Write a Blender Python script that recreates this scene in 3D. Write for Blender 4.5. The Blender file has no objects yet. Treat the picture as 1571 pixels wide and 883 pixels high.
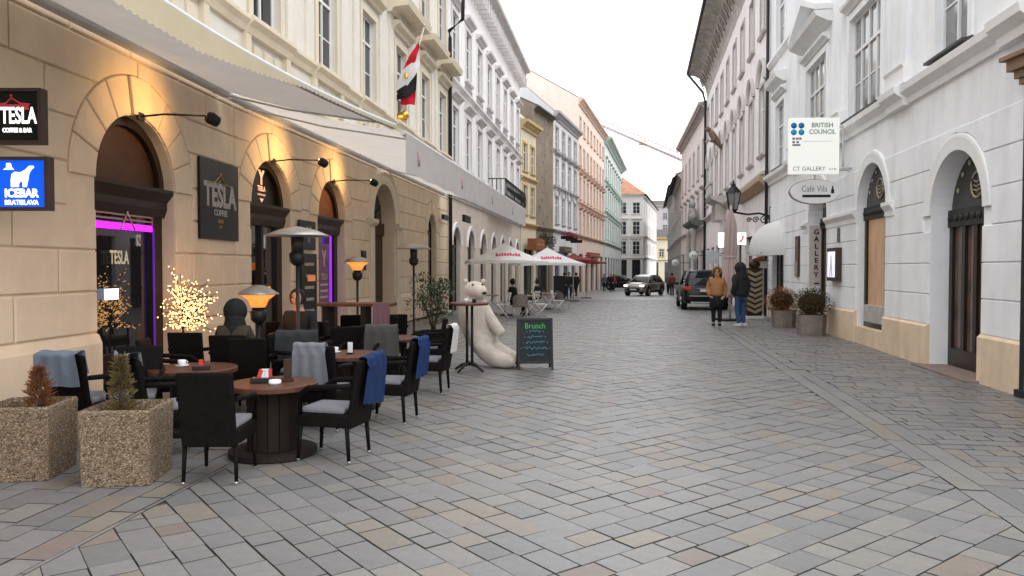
import bpy, bmesh, math, random
from mathutils import Vector, Matrix
R = math.radians
rnd = random.Random(7)
scene = bpy.context.scene
COL = scene.collection

# ------------------------------------------------------------------ camera
CAM_H, FPX, CX, CY, HOR = 1.65, 1150.0, 785.5, 441.5, 411.0
PITCH = math.atan((CY - HOR) / FPX)
cam = bpy.data.cameras.new('camera')
cam.sensor_width = 36.0
cam.lens = 36.0 * FPX / 1571.0
cam.clip_start, cam.clip_end = 0.05, 2000
camo = bpy.data.objects.new('camera', cam)
COL.objects.link(camo)
camo.location = (0, 0, CAM_H)
camo.rotation_euler = (math.pi / 2 - PITCH, 0, 0)
scene.camera = camo

# ------------------------------------------------------------------ sky, sun, exposure
SUN_EL, SUN_AZ = R(50), R(112)
w = bpy.data.worlds.new('World'); scene.world = w; w.use_nodes = True
wn, wl = w.node_tree.nodes, w.node_tree.links
wn.clear()
sky = wn.new('ShaderNodeTexSky'); sky.sky_type = 'NISHITA'; sky.sun_disc = False
sky.sun_elevation, sky.sun_rotation = SUN_EL, SUN_AZ
sky.air_density, sky.dust_density, sky.ozone_density = 1.0, 4.0, 1.0
hs = wn.new('ShaderNodeHueSaturation'); hs.inputs['Saturation'].default_value = 0.10
mx = wn.new('ShaderNodeMix'); mx.data_type = 'RGBA'; mx.inputs[0].default_value = 0.85
mx.inputs[7].default_value = (10.6, 10.8, 11.2, 1)
bg = wn.new('ShaderNodeBackground'); bg.inputs[1].default_value = 0.15
wo = wn.new('ShaderNodeOutputWorld')
wl.new(sky.outputs[0], hs.inputs['Color']); wl.new(hs.outputs[0], mx.inputs[6])
wl.new(mx.outputs[2], bg.inputs[0]); wl.new(bg.outputs[0], wo.inputs[0])
sl = bpy.data.lights.new('sun', 'SUN'); sl.energy = 0.6; sl.angle = R(35); sl.color = (1, 0.97, 0.93)
so = bpy.data.objects.new('sun', sl); COL.objects.link(so)
so.rotation_euler = Vector((math.sin(SUN_AZ) * math.cos(SUN_EL), math.cos(SUN_AZ) * math.cos(SUN_EL), math.sin(SUN_EL))).to_track_quat('Z', 'Y').to_euler()
vs = scene.view_settings
vs.view_transform = 'Standard'; vs.look = 'None'; vs.exposure = 0.62; vs.gamma = 1.0; vs.use_curve_mapping = False
scene.cycles.use_denoising = True
scene.cycles.max_bounces = 6

# ------------------------------------------------------------------ helpers
def gz(y):
    """the street falls gently away beyond about 20 m"""
    return -0.0125 * max(0.0, min(y, 150) - 20.0)

def srgb(r, g, b):
    f = lambda c: (c / 255 / 12.92) if c / 255 <= 0.04045 else ((c / 255 + 0.055) / 1.055) ** 2.4
    return (f(r), f(g), f(b))

MATS = {}
def mat(name, col, rough=0.8, var=0.12, scale=5.0, bump=0.0, bscale=60.0, metal=0.0, spec=0.3, stain=0.0,
        emit=None, estr=0.0, attr=None, wave=None, alpha=1.0, sheen=0.0, coat=0.0, translucent=0.0):
    if name in MATS: return MATS[name]
    m = bpy.data.materials.new(name); m.use_nodes = True
    nt = m.node_tree; N, L = nt.nodes, nt.links
    p = N['Principled BSDF']
    p.inputs['Roughness'].default_value = rough
    p.inputs['Metallic'].default_value = metal
    p.inputs['Specular IOR Level'].default_value = spec
    p.inputs['Alpha'].default_value = alpha
    if sheen: p.inputs['Sheen Weight'].default_value = sheen
    if coat: p.inputs['Coat Weight'].default_value = coat
    tc = N.new('ShaderNodeTexCoord')
    if attr:
        a = N.new('ShaderNodeAttribute'); a.attribute_name = attr; src = a.outputs['Color']
    else:
        rgb = N.new('ShaderNodeRGB'); rgb.outputs[0].default_value = (*col, 1); src = rgb.outputs[0]
    if var:
        no = N.new('ShaderNodeTexNoise'); no.inputs['Scale'].default_value = scale; no.inputs['Detail'].default_value = 6
        no.inputs['Roughness'].default_value = 0.65
        L.new(tc.outputs['Object'], no.inputs['Vector'])
        mr = N.new('ShaderNodeMapRange'); mr.inputs[1].default_value = 0.3; mr.inputs[2].default_value = 0.7
        mr.inputs[3].default_value = 1 - var; mr.inputs[4].default_value = 1 + var
        L.new(no.outputs['Fac'], mr.inputs[0])
        vm = N.new('ShaderNodeVectorMath'); vm.operation = 'SCALE'
        L.new(src, vm.inputs[0]); L.new(mr.outputs[0], vm.inputs['Scale']); src = vm.outputs[0]
    if stain:
        n2 = N.new('ShaderNodeTexNoise'); n2.inputs['Scale'].default_value = 0.9; n2.inputs['Detail'].default_value = 8
        mp = N.new('ShaderNodeMapping'); mp.inputs['Scale'].default_value = (2.2, 2.2, 0.5)
        L.new(tc.outputs['Object'], mp.inputs[0]); L.new(mp.outputs[0], n2.inputs['Vector'])
        m2 = N.new('ShaderNodeMapRange'); m2.inputs[1].default_value = 0.45; m2.inputs[2].default_value = 0.75
        m2.inputs[3].default_value = 1.0; m2.inputs[4].default_value = 1 - stain
        L.new(n2.outputs['Fac'], m2.inputs[0])
        v2 = N.new('ShaderNodeVectorMath'); v2.operation = 'SCALE'
        L.new(src, v2.inputs[0]); L.new(m2.outputs[0], v2.inputs['Scale']); src = v2.outputs[0]
    L.new(src, p.inputs['Base Color'])
    if bump or wave:
        bp = N.new('ShaderNodeBump'); bp.inputs['Strength'].default_value = bump or 0.4; bp.inputs['Distance'].default_value = 0.01
        if wave:
            wv = N.new('ShaderNodeTexChecker'); wv.inputs['Scale'].default_value = wave
            L.new(tc.outputs['Object'], wv.inputs['Vector']); L.new(wv.outputs['Fac'], bp.inputs['Height'])
        else:
            nb = N.new('ShaderNodeTexNoise'); nb.inputs['Scale'].default_value = bscale; nb.inputs['Detail'].default_value = 4
            L.new(tc.outputs['Object'], nb.inputs['Vector']); L.new(nb.outputs['Fac'], bp.inputs['Height'])
        L.new(bp.outputs[0], p.inputs['Normal'])
    if emit:
        p.inputs['Emission Color'].default_value = (*emit, 1); p.inputs['Emission Strength'].default_value = estr
    if translucent:
        tr = N.new('ShaderNodeBsdfTranslucent'); L.new(src, tr.inputs[0])
        ms = N.new('ShaderNodeMixShader'); ms.inputs[0].default_value = translucent
        L.new(p.outputs[0], ms.inputs[1]); L.new(tr.outputs[0], ms.inputs[2])
        L.new(ms.outputs[0], N['Material Output'].inputs[0])
    MATS[name] = m
    return m

def aggregate_mat():
    """exposed-aggregate concrete: small pebbles of several browns"""
    m = bpy.data.materials.new('aggregate'); m.use_nodes = True
    N, L = m.node_tree.nodes, m.node_tree.links; p = N['Principled BSDF']; p.inputs['Roughness'].default_value = 0.85
    tc = N.new('ShaderNodeTexCoord'); v = N.new('ShaderNodeTexVoronoi'); v.inputs['Scale'].default_value = 105
    L.new(tc.outputs['Object'], v.inputs['Vector'])
    cr = N.new('ShaderNodeValToRGB'); e = cr.color_ramp.elements
    e[0].color = (0.05, 0.03, 0.018, 1); e[0].position = 0.0
    e[1].color = (0.46, 0.36, 0.24, 1); e[1].position = 1.0
    for ps, c in ((0.3, (0.17, 0.105, 0.06, 1)), (0.55, (0.27, 0.19, 0.115, 1)), (0.75, (0.17, 0.14, 0.09, 1))):
        q = cr.color_ramp.elements.new(ps); q.color = c
    sx = N.new('ShaderNodeSeparateColor'); L.new(v.outputs['Color'], sx.inputs[0]); L.new(sx.outputs[0], cr.inputs[0])
    L.new(cr.outputs[0], p.inputs['Base Color'])
    b = N.new('ShaderNodeBump'); b.inputs['Strength'].default_value = 0.9; b.inputs['Distance'].default_value = 0.012; b.invert = True
    L.new(v.outputs['Distance'], b.inputs['Height']); L.new(b.outputs[0], p.inputs['Normal'])
    MATS['aggregate'] = m
    return m

class MB:
    """collects vertices and faces, builds ONE mesh object"""
    def __init__(s): s.v, s.f, s.sm = [], [], []
    def add(s, vs, fs, smooth=False):
        o = len(s.v); s.v += [tuple(p) for p in vs]
        for f in fs: s.f.append([i + o for i in f]); s.sm.append(smooth)
        return s
    def box(s, x0, x1, y0, y1, z0, z1):
        return s.add([(x0,y0,z0),(x1,y0,z0),(x1,y1,z0),(x0,y1,z0),(x0,y0,z1),(x1,y0,z1),(x1,y1,z1),(x0,y1,z1)],
                     [(0,3,2,1),(4,5,6,7),(0,1,5,4),(1,2,6,5),(2,3,7,6),(3,0,4,7)])
    def rbox(s, x0, x1, y0, y1, z0, z1, b=0.01):
        bm = bmesh.new(); bmesh.ops.create_cube(bm, size=1)
        for q in bm.verts:
            q.co = Vector(((x0+x1)/2 + q.co.x*(x1-x0), (y0+y1)/2 + q.co.y*(y1-y0), (z0+z1)/2 + q.co.z*(z1-z0)))
        bmesh.ops.bevel(bm, geom=bm.edges[:], offset=b, segments=2, profile=0.6, affect='EDGES')
        bm.verts.index_update()
        s.add([q.co[:] for q in bm.verts], [[q.index for q in f.verts] for f in bm.faces]); bm.free(); return s
    def prism(s, poly, y0, y1):
        """polygon in (x, z) extruded from y0 to y1"""
        n = len(poly)
        return s.add([(x, y0, z) for x, z in poly] + [(x, y1, z) for x, z in poly],
                     [list(range(n)), list(range(2*n-1, n-1, -1))] + [(i, i+n, (i+1) % n + n, (i+1) % n) for i in range(n)])
    def mould(s, prof, u0, u1):
        """profile of (out, z) extruded along x; out points to -y"""
        n = len(prof)
        return s.add([(u0, -o, z) for o, z in prof] + [(u1, -o, z) for o, z in prof],
                     [list(range(n-1, -1, -1)), list(range(n, 2*n))] + [(i, (i+1) % n, (i+1) % n + n, i+n) for i in range(n)])
    def tube(s, pts, r, n=8, cap=True, smooth=True):
        pts = [Vector(p) for p in pts]; rs = r if isinstance(r, (list, tuple)) else [r] * len(pts)
        vs = []
        up = Vector((0, 0, 1))
        for i, p in enumerate(pts):
            d = (pts[min(i+1, len(pts)-1)] - pts[max(i-1, 0)]).normalized()
            a = up if abs(d.dot(up)) < 0.95 else Vector((1, 0, 0))
            x = d.cross(a).normalized(); y = d.cross(x).normalized()
            vs += [p + (x * math.cos(t * 2 * math.pi / n) + y * math.sin(t * 2 * math.pi / n)) * rs[i] for t in range(n)]
        fs = []
        for i in range(len(pts) - 1):
            for t in range(n):
                fs.append((i*n+t, i*n+(t+1) % n, (i+1)*n+(t+1) % n, (i+1)*n+t))
        s.add(vs, fs, smooth)
        if cap: 
            o = len(s.v) - len(vs)
            s.f += [[o+t for t in range(n-1, -1, -1)], [o+(len(pts)-1)*n+t for t in range(n)]]; s.sm += [False, False]
        return s
    def lathe(s, prof, n=20, c=(0, 0, 0), smooth=True, rx=1.0, ry=1.0):
        vs = []
        for r, z in prof:
            vs += [(c[0] + r*rx*math.cos(2*math.pi*t/n), c[1] + r*ry*math.sin(2*math.pi*t/n), c[2] + z) for t in range(n)]
        fs = [(i*n+t, i*n+(t+1) % n, (i+1)*n+(t+1) % n, (i+1)*n+t) for i in range(len(prof)-1) for t in range(n)]
        fs += [list(range(n-1, -1, -1)), [(len(prof)-1)*n+t for t in range(n)]]
        return s.add(vs, fs, smooth)
    def grid(s, fn, nu, nv, smooth=True):
        vs = [fn(i/nu, j/nv) for j in range(nv+1) for i in range(nu+1)]
        return s.add(vs, [(j*(nu+1)+i, j*(nu+1)+i+1, (j+1)*(nu+1)+i+1, (j+1)*(nu+1)+i) for j in range(nv) for i in range(nu)], smooth)
    def ball(s, c, r, n=10, sx=1, sy=1, sz=1):
        return s.lathe([(r*math.sin(math.pi*k/n)*1.0 + 1e-4, -r*sz*math.cos(math.pi*k/n)) for k in range(n+1)], n+4, c, True, sx, sy)
    def xf(s, M):
        s.v = [tuple(M @ Vector(p)) for p in s.v]; return s
    def mesh(s, name):
        me = bpy.data.meshes.new(name); me.from_pydata(s.v, [], s.f)
        me.polygons.foreach_set('use_smooth', s.sm); me.update()
        return me
    def build(s, name, m=None, parent=None, loc=(0,0,0), rz=0.0, flip=False):
        me = s.mesh(name)
        if flip: me.flip_normals()
        return link(name, me, m, parent, loc, rz)

def link(name, me, m=None, parent=None, loc=(0,0,0), rz=0.0):
    o = bpy.data.objects.new(name, me); COL.objects.link(o)
    if m is not None and len(me.materials) == 0: me.materials.append(m)
    o.location = loc; o.rotation_euler = (0, 0, rz)
    if parent is not None: o.parent = parent
    return o

def tag(o, label=None, cat=None, group=None, kind=None):
    if label: o['label'] = label
    if cat: o['category'] = cat
    if group: o['group'] = group
    if kind: o['kind'] = kind
    return o

def thing(name, label, cat, loc=(0,0,0), rz=0.0, group=None):
    o = bpy.data.objects.new(name, None); COL.objects.link(o)
    o.empty_display_size = 0.2; o.location = loc; o.rotation_euler = (0, 0, rz)
    return tag(o, label, cat, group)

KIDS = {}
def kids(o): return [c for c in bpy.data.objects if c.parent == o]
def copy_tree(o, loc=None, rz=None, label=None, parent=None):
    c = o.copy(); COL.objects.link(c); c.parent = parent
    if loc is not None: c.location = loc
    if rz is not None: c.rotation_euler = (0, 0, rz)
    if label: c['label'] = label
    for k in kids(o): copy_tree(k, parent=c)
    return c

def text_mesh(body, size, extr=0.002, sx=1.0, align='CENTER', bold=0.0):
    cu = bpy.data.curves.new('lettering', 'FONT'); cu.body = body; cu.size = size; cu.extrude = extr
    cu.align_x = align; cu.align_y = 'CENTER'; cu.offset = bold; cu.resolution_u = 3
    ob = bpy.data.objects.new('lettering', cu); COL.objects.link(ob)
    me = bpy.data.meshes.new_from_object(ob.evaluated_get(bpy.context.evaluated_depsgraph_get()))
    bpy.data.objects.remove(ob); bpy.data.curves.remove(cu)
    me.materials.clear()
    # text lies in x,y -> stand it up in x,z facing -y
    for v in me.vertices: v.co = Vector((v.co.x * sx, -v.co.z, v.co.y))
    return me
def letters(body, size, m, parent, loc, rz=0.0, sx=1.0, name='lettering', bold=0.0, extr=0.002):
    return link(name, text_mesh(body, size, extr, sx, 'CENTER', bold), m, parent, loc, rz)

def lamp(name, kind, energy, col, loc, target=None, size=0.05, spot=None, parent=None):
    l = bpy.data.lights.new(name, kind); l.energy = energy; l.color = col
    if kind in ('POINT', 'SPOT'): l.shadow_soft_size = size
    if spot: l.spot_size = spot; l.spot_blend = 0.6
    o = bpy.data.objects.new(name, l); COL.objects.link(o); o.location = loc
    if target is not None:
        o.rotation_euler = (Vector(target) - Vector(loc)).to_track_quat('-Z', 'Y').to_euler()
    if parent is not None: o.parent = parent
    return o

def skin(name, joints, edges, m, parent, sub=2, loc=(0,0,0), rz=0.0, root=0):
    """joints: list of ((x,y,z), radius or (rx,ry)); grown to one continuous surface"""
    me = bpy.data.meshes.new(name); me.from_pydata([j[0] for j in joints], edges, [])
    o = link(name, me, m, parent, loc, rz)
    md = o.modifiers.new('skin', 'SKIN'); md.use_smooth_shade = True
    sv = me.skin_vertices[0].data
    for i, j in enumerate(joints):
        r = j[1]; sv[i].radius = r if isinstance(r, tuple) else (r, r); sv[i].use_root = (i == root)
    s = o.modifiers.new('sub', 'SUBSURF'); s.levels = s.render_levels = sub
    return o

# ------------------------------------------------------------------ materials
CREAM = mat('cream_stucco', (0.73, 0.58, 0.42), 0.9, 0.06, 3, 0.10, 90, stain=0.10)
CREAM_L = mat('cream_stucco_light', (0.68, 0.645, 0.57), 0.9, 0.05, 3, 0.08, 90, stain=0.07)
CREAM_T = mat('cream_trim', (0.67, 0.59, 0.455), 0.85, 0.05, 3, 0.06, 90, stain=0.08)
JOINT = mat('stucco_joint', (0.40, 0.31, 0.20), 0.95, 0.1, 4, 0.1, 90)
WHITE = mat('white_stucco', (0.85, 0.86, 0.88), 0.9, 0.04, 3, 0.06, 90, stain=0.17)
WHITE_T = mat('white_trim', (0.84, 0.84, 0.84), 0.85, 0.04, 3, 0.05, 90, stain=0.08)
JOINT_W = mat('grey_joint', (0.30, 0.30, 0.31), 0.95, 0.1, 4)
PEACH = mat('peach_plinth', (0.74, 0.585, 0.42), 0.9, 0.08, 4, 0.10, 60, stain=0.22)
B2W = mat('pale_grey_stucco', (0.80, 0.775, 0.765), 0.9, 0.06, 2, stain=0.10)
B2T = mat('pale_grey_trim', (0.70, 0.675, 0.66), 0.9, 0.06, 2, stain=0.12)
BAR = mat('rose_white_stucco', (0.82, 0.77, 0.755), 0.9, 0.06, 2, stain=0.14)
BART = mat('stone_grey_trim', (0.55, 0.51, 0.485), 0.9, 0.10, 3, stain=0.2)
GLASS = mat('window_glass', (0.022, 0.026, 0.029), 0.04, 0.0, spec=.6)
GLASS_L = mat('curtained_glass', (0.22, 0.225, 0.23), 0.06, 0.3, 1.5, spec=.7)
FRAME_W = mat('white_frame', (0.72, 0.72, 0.71), 0.5, 0.03)
FRAME_D = mat('dark_wood_frame', (0.022, 0.014, 0.010), 0.35, 0.2, 6)
BLACK = mat('black_metal', (0.014, 0.014, 0.015), 0.45, 0.1)
IRON = mat('wrought_iron', (0.02, 0.021, 0.022), 0.55, 0.1, metal=0.3)
STEEL = mat('brushed_steel', (0.5, 0.5, 0.5), 0.28, 0.05, metal=0.9)
GREYM = mat('grey_aluminium', (0.55, 0.55, 0.56), 0.45, 0.05, metal=0.2)
RATTAN = mat('black_rattan', (0.0075, 0.0065, 0.006), 0.6, 0.3, 30, wave=70, spec=.06)
CUSH = mat('grey_cushion', (0.19, 0.19, 0.21), 0.95, 0.12, 12, 0.3, 200)
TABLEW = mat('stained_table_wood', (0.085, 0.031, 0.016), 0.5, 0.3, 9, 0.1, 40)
DRUM = mat('drum_wood', (0.014, 0.008, 0.005), 0.8, 0.3, 9, 0.2, 40)  # near black: shade under the table tops is put into the colour
DARKWOOD = mat('dark_brown_wood', (0.035, 0.016, 0.009), 0.4, 0.25, 7)
AGG = aggregate_mat()
SOIL = mat('soil', (0.03, 0.02, 0.014), 1.0, 0.4, 20, 0.6, 50)
AWN = mat('awning_canvas', (0.57, 0.53, 0.49), 0.9, 0.06, 2, translucent=0.34)
AWN_Y = mat('cream_valance_canvas', (0.70, 0.62, 0.44), 0.9, 0.05, 2, translucent=0.35)
CANVAS_W = mat('white_canvas', (0.84, 0.83, 0.81), 0.9, 0.04, 2, translucent=0.3)
WHITEP = mat('white_paint', (0.78, 0.78, 0.78), 0.5, 0.02)
SIGNBLK = mat('sign_black', (0.008, 0.010, 0.009), 0.3, 0.1)
# ------------------------------------------------------------------ ground and paving
def wall_left_x(y):
    if y < 12.6: return -5.6 + .0735 * y
    if y < 29.6: return -6.258 + .1257 * y
    return -2.537 + .143 * (y - 29.6)
def wall_right_x(y):
    return 5.094 + .155 * y if y < 27.3 else 4.59 + .1735 * y
JOINTG = mat('paving_joint', (0.085, 0.079, 0.073), 1.0, 0.2, 30)
STONE = mat('paving_stone', (0.2, 0.2, 0.2), 0.45, 0.12, 14, 0.25, 70, attr='stone', spec=0.45, stain=0.10)
FARPAVE = mat('far_paving', (0.19, 0.186, 0.184), 0.36, 0.12, 1.2, 0.15, 30)
g = MB()
ys = [-30, 0, 20, 30, 45, 60, 90, 150, 900]
for i in range(len(ys) - 1):
    a, b = ys[i], ys[i+1]
    g.add([(-400, a, gz(a) - .016), (400, a, gz(a) - .016), (400, b, gz(b) - .016), (-400, b, gz(b) - .016)], [(0, 1, 2, 3)])
ground = tag(g.build('street_ground', JOINTG), kind='structure')
# beyond the built stones the paving is too fine to tell apart
g = MB()
ys = [47.5, 60, 90, 150, 240]
for i in range(len(ys) - 1):
    a, b = ys[i], ys[i+1]
    g.add([(-60, a, gz(a)), (80, a, gz(a)), (80, b, gz(b)), (-60, b, gz(b))], [(0, 1, 2, 3)])
tag(g.build('far_street', FARPAVE), kind='structure')

def clip(poly, a, b, c):
    """keep a*x + b*y <= c"""
    out = []
    for i in range(len(poly)):
        p, q = poly[i], poly[(i+1) % len(poly)]
        dp, dq = a*p[0] + b*p[1] - c, a*q[0] + b*q[1] - c
        if dp <= 0: out.append(p)
        if dp * dq < 0:
            t = dp / (dp - dq); out.append((p[0] + t*(q[0]-p[0]), p[1] + t*(q[1]-p[1])))
    return out
def area(poly):
    return 0.5 * sum(poly[i][0]*poly[(i+1) % len(poly)][1] - poly[(i+1) % len(poly)][0]*poly[i][1] for i in range(len(poly)))
def inset(poly, d):
    n = len(poly); out = []
    for i in range(n):
        p0, p, p1 = Vector(poly[i-1]), Vector(poly[i]), Vector(poly[(i+1) % n])
        e0, e1 = (p - p0), (p1 - p)
        if e0.length < 1e-6 or e1.length < 1e-6: out.append(tuple(p)); continue
        e0.normalize(); e1.normalize()
        n0, n1 = Vector((-e0.y, e0.x)), Vector((-e1.y, e1.x))
        b = n0 + n1
        if b.length < 0.3: out.append(tuple(p + n0 * d)); continue
        b.normalize(); k = d / max(0.35, b.dot(n0))
        out.append(tuple(p + b * k))
    return out

PAL = [((0.200, 0.199, 0.200), 34), ((0.184, 0.184, 0.187), 24), ((0.215, 0.209, 0.200), 24), ((0.225, 0.203, 0.176), 9),
       ((0.212, 0.184, 0.158), 3.5), ((0.195, 0.163, 0.148), 2), ((0.164, 0.165, 0.169), 5)]
def stone_colour():
    t = rnd.uniform(0, sum(w_ for _, w_ in PAL))
    for c, w_ in PAL:
        t -= w_
        if t <= 0: break
    k = rnd.uniform(0.95, 1.05)
    return tuple(x * k * q for x, q in zip(c, (.88, .865, .85)))
STONES = []                                     # (polygon, colour)
def keep(poly, lines, gap=0.0046):
    for l in lines: 
        poly = clip(poly, *l)
        if len(poly) < 3: return
    if abs(area(poly)) < 0.006: return
    if area(poly) < 0: poly = poly[::-1]
    poly = inset(poly, gap * rnd.uniform(0.4, 1.9))
    if area(poly) < 0.003: return
    STONES.append((poly, stone_colour()))
LB = lambda y: -3.1 + .12 * y                   # left edge of the carriageway
RB = lambda y: 2.47 + .155 * y                  # right edge, at the drain
YMAX = 47.5
left_line, right_line = (-1, .12, 3.1), (1, -.155, 2.47)
far_line, near_line = (0, 1, YMAX), (0, -1, -2.6)
# chevron courses meeting on the street axis
th = R(8.1)
ea = Vector((math.sin(th + R(45)), math.cos(th + R(45)))); eb = Vector((math.sin(th - R(45)), math.cos(th - R(45))))
O = Vector((-0.05, 2.0))
t = [-6.0]
while t[-1] < 40: t.append(t[-1] + rnd.choice((0.19, 0.2, 0.21, 0.225)))
for k in range(len(t) - 1):
    t0, t1 = t[k], t[k+1]
    for side in (0, 1):
        s = t0 if side == 0 else t1
        while s < t0 + 11:
            l = rnd.choice((0.2, 0.24, 0.28, 0.32, 0.36, 0.42))
            if side == 0: q = [(t0, s), (t1, s), (t1, s + l), (t0, s + l)]
            else: q = [(s, t0), (s + l, t0), (s + l, t1), (s, t1)]
            s += l
            P = [tuple(O + ea * a + eb * b) for a, b in q]
            if max(p[1] for p in P) < 2.6 or min(p[1] for p in P) > YMAX: continue
            keep(P, (left_line, right_line, far_line, near_line))
# pavement on the left, running bond along the houses
def running(o, head, w_, lens, u0, u1, v0, v1, lines):
    d = Vector((math.sin(R(head)), math.cos(R(head)))); n = Vector((d.y, -d.x)); v = v0
    while v < v1:
        ww = rnd.choice(w_); u = u0 + rnd.uniform(0, .3)
        while u < u1:
            l = rnd.choice(lens)
            P = [tuple(Vector(o) + d*a + n*b) for a, b in ((u, v), (u, v+ww), (u+l, v+ww), (u+l, v))]
            u += l
            keep(P, lines)
        v += ww
running((-3.1, 0), 6.84, (.2, .22, .24), (.26, .32, .38, .45), 2, 48, -4.5, 0.0, ((1, -.12, -3.1), (0, 1, YMAX), (0, -1, -2.6), (-1, .0735, 5.66)))
# drain: two lines of long slabs
running((2.47, 0), 8.81, (.2,), (.6, .75, .9), 2, 48, 0.0, 0.39, ((0, 1, YMAX), (0, -1, -2.6), (-1, .155, -2.47)))
# pavement on the right, courses running across
running((2.87, 0), 98.81, (.19, .21, .23), (.22, .28, .34, .4), -0.7, 6.5, -48, -1.5, ((-1, .155, -2.872), (0, 1, YMAX), (0, -1, -2.6), (1, -.155, 5.2 + .5)))
def stone_faces(poly, z0, ztop, bev=.003):
    n = len(poly)
    tilt = (rnd.uniform(-.006, .006), rnd.uniform(-.006, .006)); cx = sum(p[0] for p in poly)/n; cy = sum(p[1] for p in poly)/n
    zz = lambda p: ztop + tilt[0]*(p[0]-cx) + tilt[1]*(p[1]-cy) + gz(p[1])
    vs = [(p[0], p[1], gz(p[1]) - .02) for p in poly] + [(p[0], p[1], zz(p)) for p in poly]
    fs = [[n+i for i in range(n)]] + [(i, (i+1) % n, n+(i+1) % n, n+i) for i in range(n)]
    return vs, fs
def view_size(poly):
    cx = sum(p[0] for p in poly)/len(poly); cy = sum(p[1] for p in poly)/len(poly)
    if cy < 3: return 0
    px, py = CX + FPX*cx/cy, HOR + FPX*CAM_H/cy
    if not (0 < px < 1571 and py < 900): return 0
    if 0 < px < 260 and 600 < py < 750: return 0
    return area(poly) / cy**3
STONES.sort(key=lambda s: -view_size(s[0]))
def colour_attr(me, cols):
    a = me.color_attributes.new('stone', 'FLOAT_COLOR', 'CORNER')
    flat = []
    for p in me.polygons:
        flat += list(cols[p.index] + (1.0,)) * p.loop_total
    a.data.foreach_set('color', flat)
DIRT = (0.08, 0.074, 0.068)                     # the joints are packed with dark grit
def stone_cols(c, n): return [c] + [DIRT] * (n-1)
rest = MB(); rest_cols = []
for i, (poly, c) in enumerate(STONES):
    vs, fs = stone_faces(poly, 0, rnd.uniform(-.0015, .0025))
    if i < 300:
        n = len(poly); cx = sum(p[0] for p in poly)/n; cy = sum(p[1] for p in poly)/n
        b = MB().add([(x - cx, y - cy, z) for x, y, z in vs], fs)
        me = b.mesh('paving_stone'); colour_attr(me, stone_cols(c, len(fs)))
        link('paving_stone', me, STONE, ground, (cx, cy, 0))
    else:
        rest.add(vs, fs); rest_cols += stone_cols(c, len(fs))
me = rest.mesh('paving_stones'); colour_attr(me, rest_cols)
tag(link('paving_stones', me, STONE, ground), kind='stuff')
print('STONES', len(STONES))

# ------------------------------------------------------------------ facade kit
# facade space: x along the wall (to the right when facing it), z up, -y towards the street
class Facade:
    def __init__(s, parent, origin, heading, zbase=0.0):
        """heading: compass angle of +x (0 = +y world, 90 = +x world)"""
        s.p = parent; s.o = Vector((origin[0], origin[1], zbase)); s.rz = R(90) - R(heading)
        s.loc = s.o - parent.location
    def put(s, mb, name, m, parent=None, at=(0, 0, 0)):
        return s.link(mb.mesh(name), name, m, parent, at)
    def link(s, me, name, m, parent=None, at=(0, 0, 0)):
        if parent is not None: return link(name, me, m, parent, at)
        c, n = math.cos(s.rz), math.sin(s.rz)
        return link(name, me, m, s.p, (s.loc.x + c*at[0] - n*at[1], s.loc.y + n*at[0] + c*at[1], s.loc.z + at[2]), s.rz)
    def world(s, u, out, z):
        c, n = math.cos(s.rz), math.sin(s.rz)
        return (s.o.x + c*u + n*out, s.o.y + n*u - c*out, s.o.z + z)

def opening(uc, w_, z0, z1, arch=False, d=.2): return dict(u0=uc-w_/2, u1=uc+w_/2, z0=z0, z1=z1, arch=arch, d=d, uc=uc, r=w_/2)
def wall_mesh(L, H, ops, z0=0.0):
    mb = MB()
    us = sorted({0.0, L} | {o['u0'] for o in ops} | {o['u1'] for o in ops})
    zs = sorted({z0, H} | {o['z0'] for o in ops} | {o['z1'] for o in ops} | {o['z1'] + o['r'] for o in ops if o['arch']})
    for i in range(len(us)-1):
        for j in range(len(zs)-1):
            a, b = (us[i]+us[i+1])/2, (zs[j]+zs[j+1])/2
            if any(o['u0'] < a < o['u1'] and o['z0'] < b < o['z1'] + (o['r'] if o['arch'] else 0) for o in ops): continue
            mb.add([(us[i],0,zs[j]),(us[i+1],0,zs[j]),(us[i+1],0,zs[j+1]),(us[i],0,zs[j+1])], [(0,1,2,3)])
    for o in ops:
        d, u0, u1, a, b = o['d'], o['u0'], o['u1'], o['z0'], o['z1']
        mb.add([(u0,0,a),(u0,d,a),(u0,d,b),(u0,0,b)], [(0,1,2,3)])
        mb.add([(u1,0,a),(u1,0,b),(u1,d,b),(u1,d,a)], [(0,1,2,3)])
        mb.add([(u0,0,a),(u1,0,a),(u1,d,a),(u0,d,a)], [(0,1,2,3)])
        if not o['arch']:
            mb.add([(u0,0,b),(u0,d,b),(u1,d,b),(u1,0,b)], [(0,1,2,3)])
        else:
            n = 20; r, uc = o['r'], o['uc']
            arc = [(uc - r*math.cos(math.pi*k/n), b + r*math.sin(math.pi*k/n)) for k in range(n+1)]
            for k in range(n):
                (x0, y0), (x1, y1) = arc[k], arc[k+1]
                mb.add([(x0,0,y0),(x0,d,y0),(x1,d,y1),(x1,0,y1)], [(0,1,2,3)], True)
                mb.add([(x0,0,y0),(x1,0,y1),(x1,0,b+r),(x0,0,b+r)], [(0,1,2,3)])
    return mb
def block(poly, proud=.03, bev=.014, gap=.012):
    """one stone of a rusticated wall: polygon (u, z) anticlockwise"""
    poly = inset(poly, gap); inn = inset(poly, bev); n = len(poly)
    vs = [(u, .002, z) for u, z in poly] + [(u, -proud + bev*.8, z) for u, z in poly] + [(u, -proud, z) for u, z in inn]
    fs = [[2*n+i for i in range(n)]]
    for i in range(n):
        j = (i+1) % n
        fs += [(i, j, n+j, n+i), (n+i, n+j, 2*n+j, 2*n+i)]
    return MB().add(vs, fs)
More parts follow.
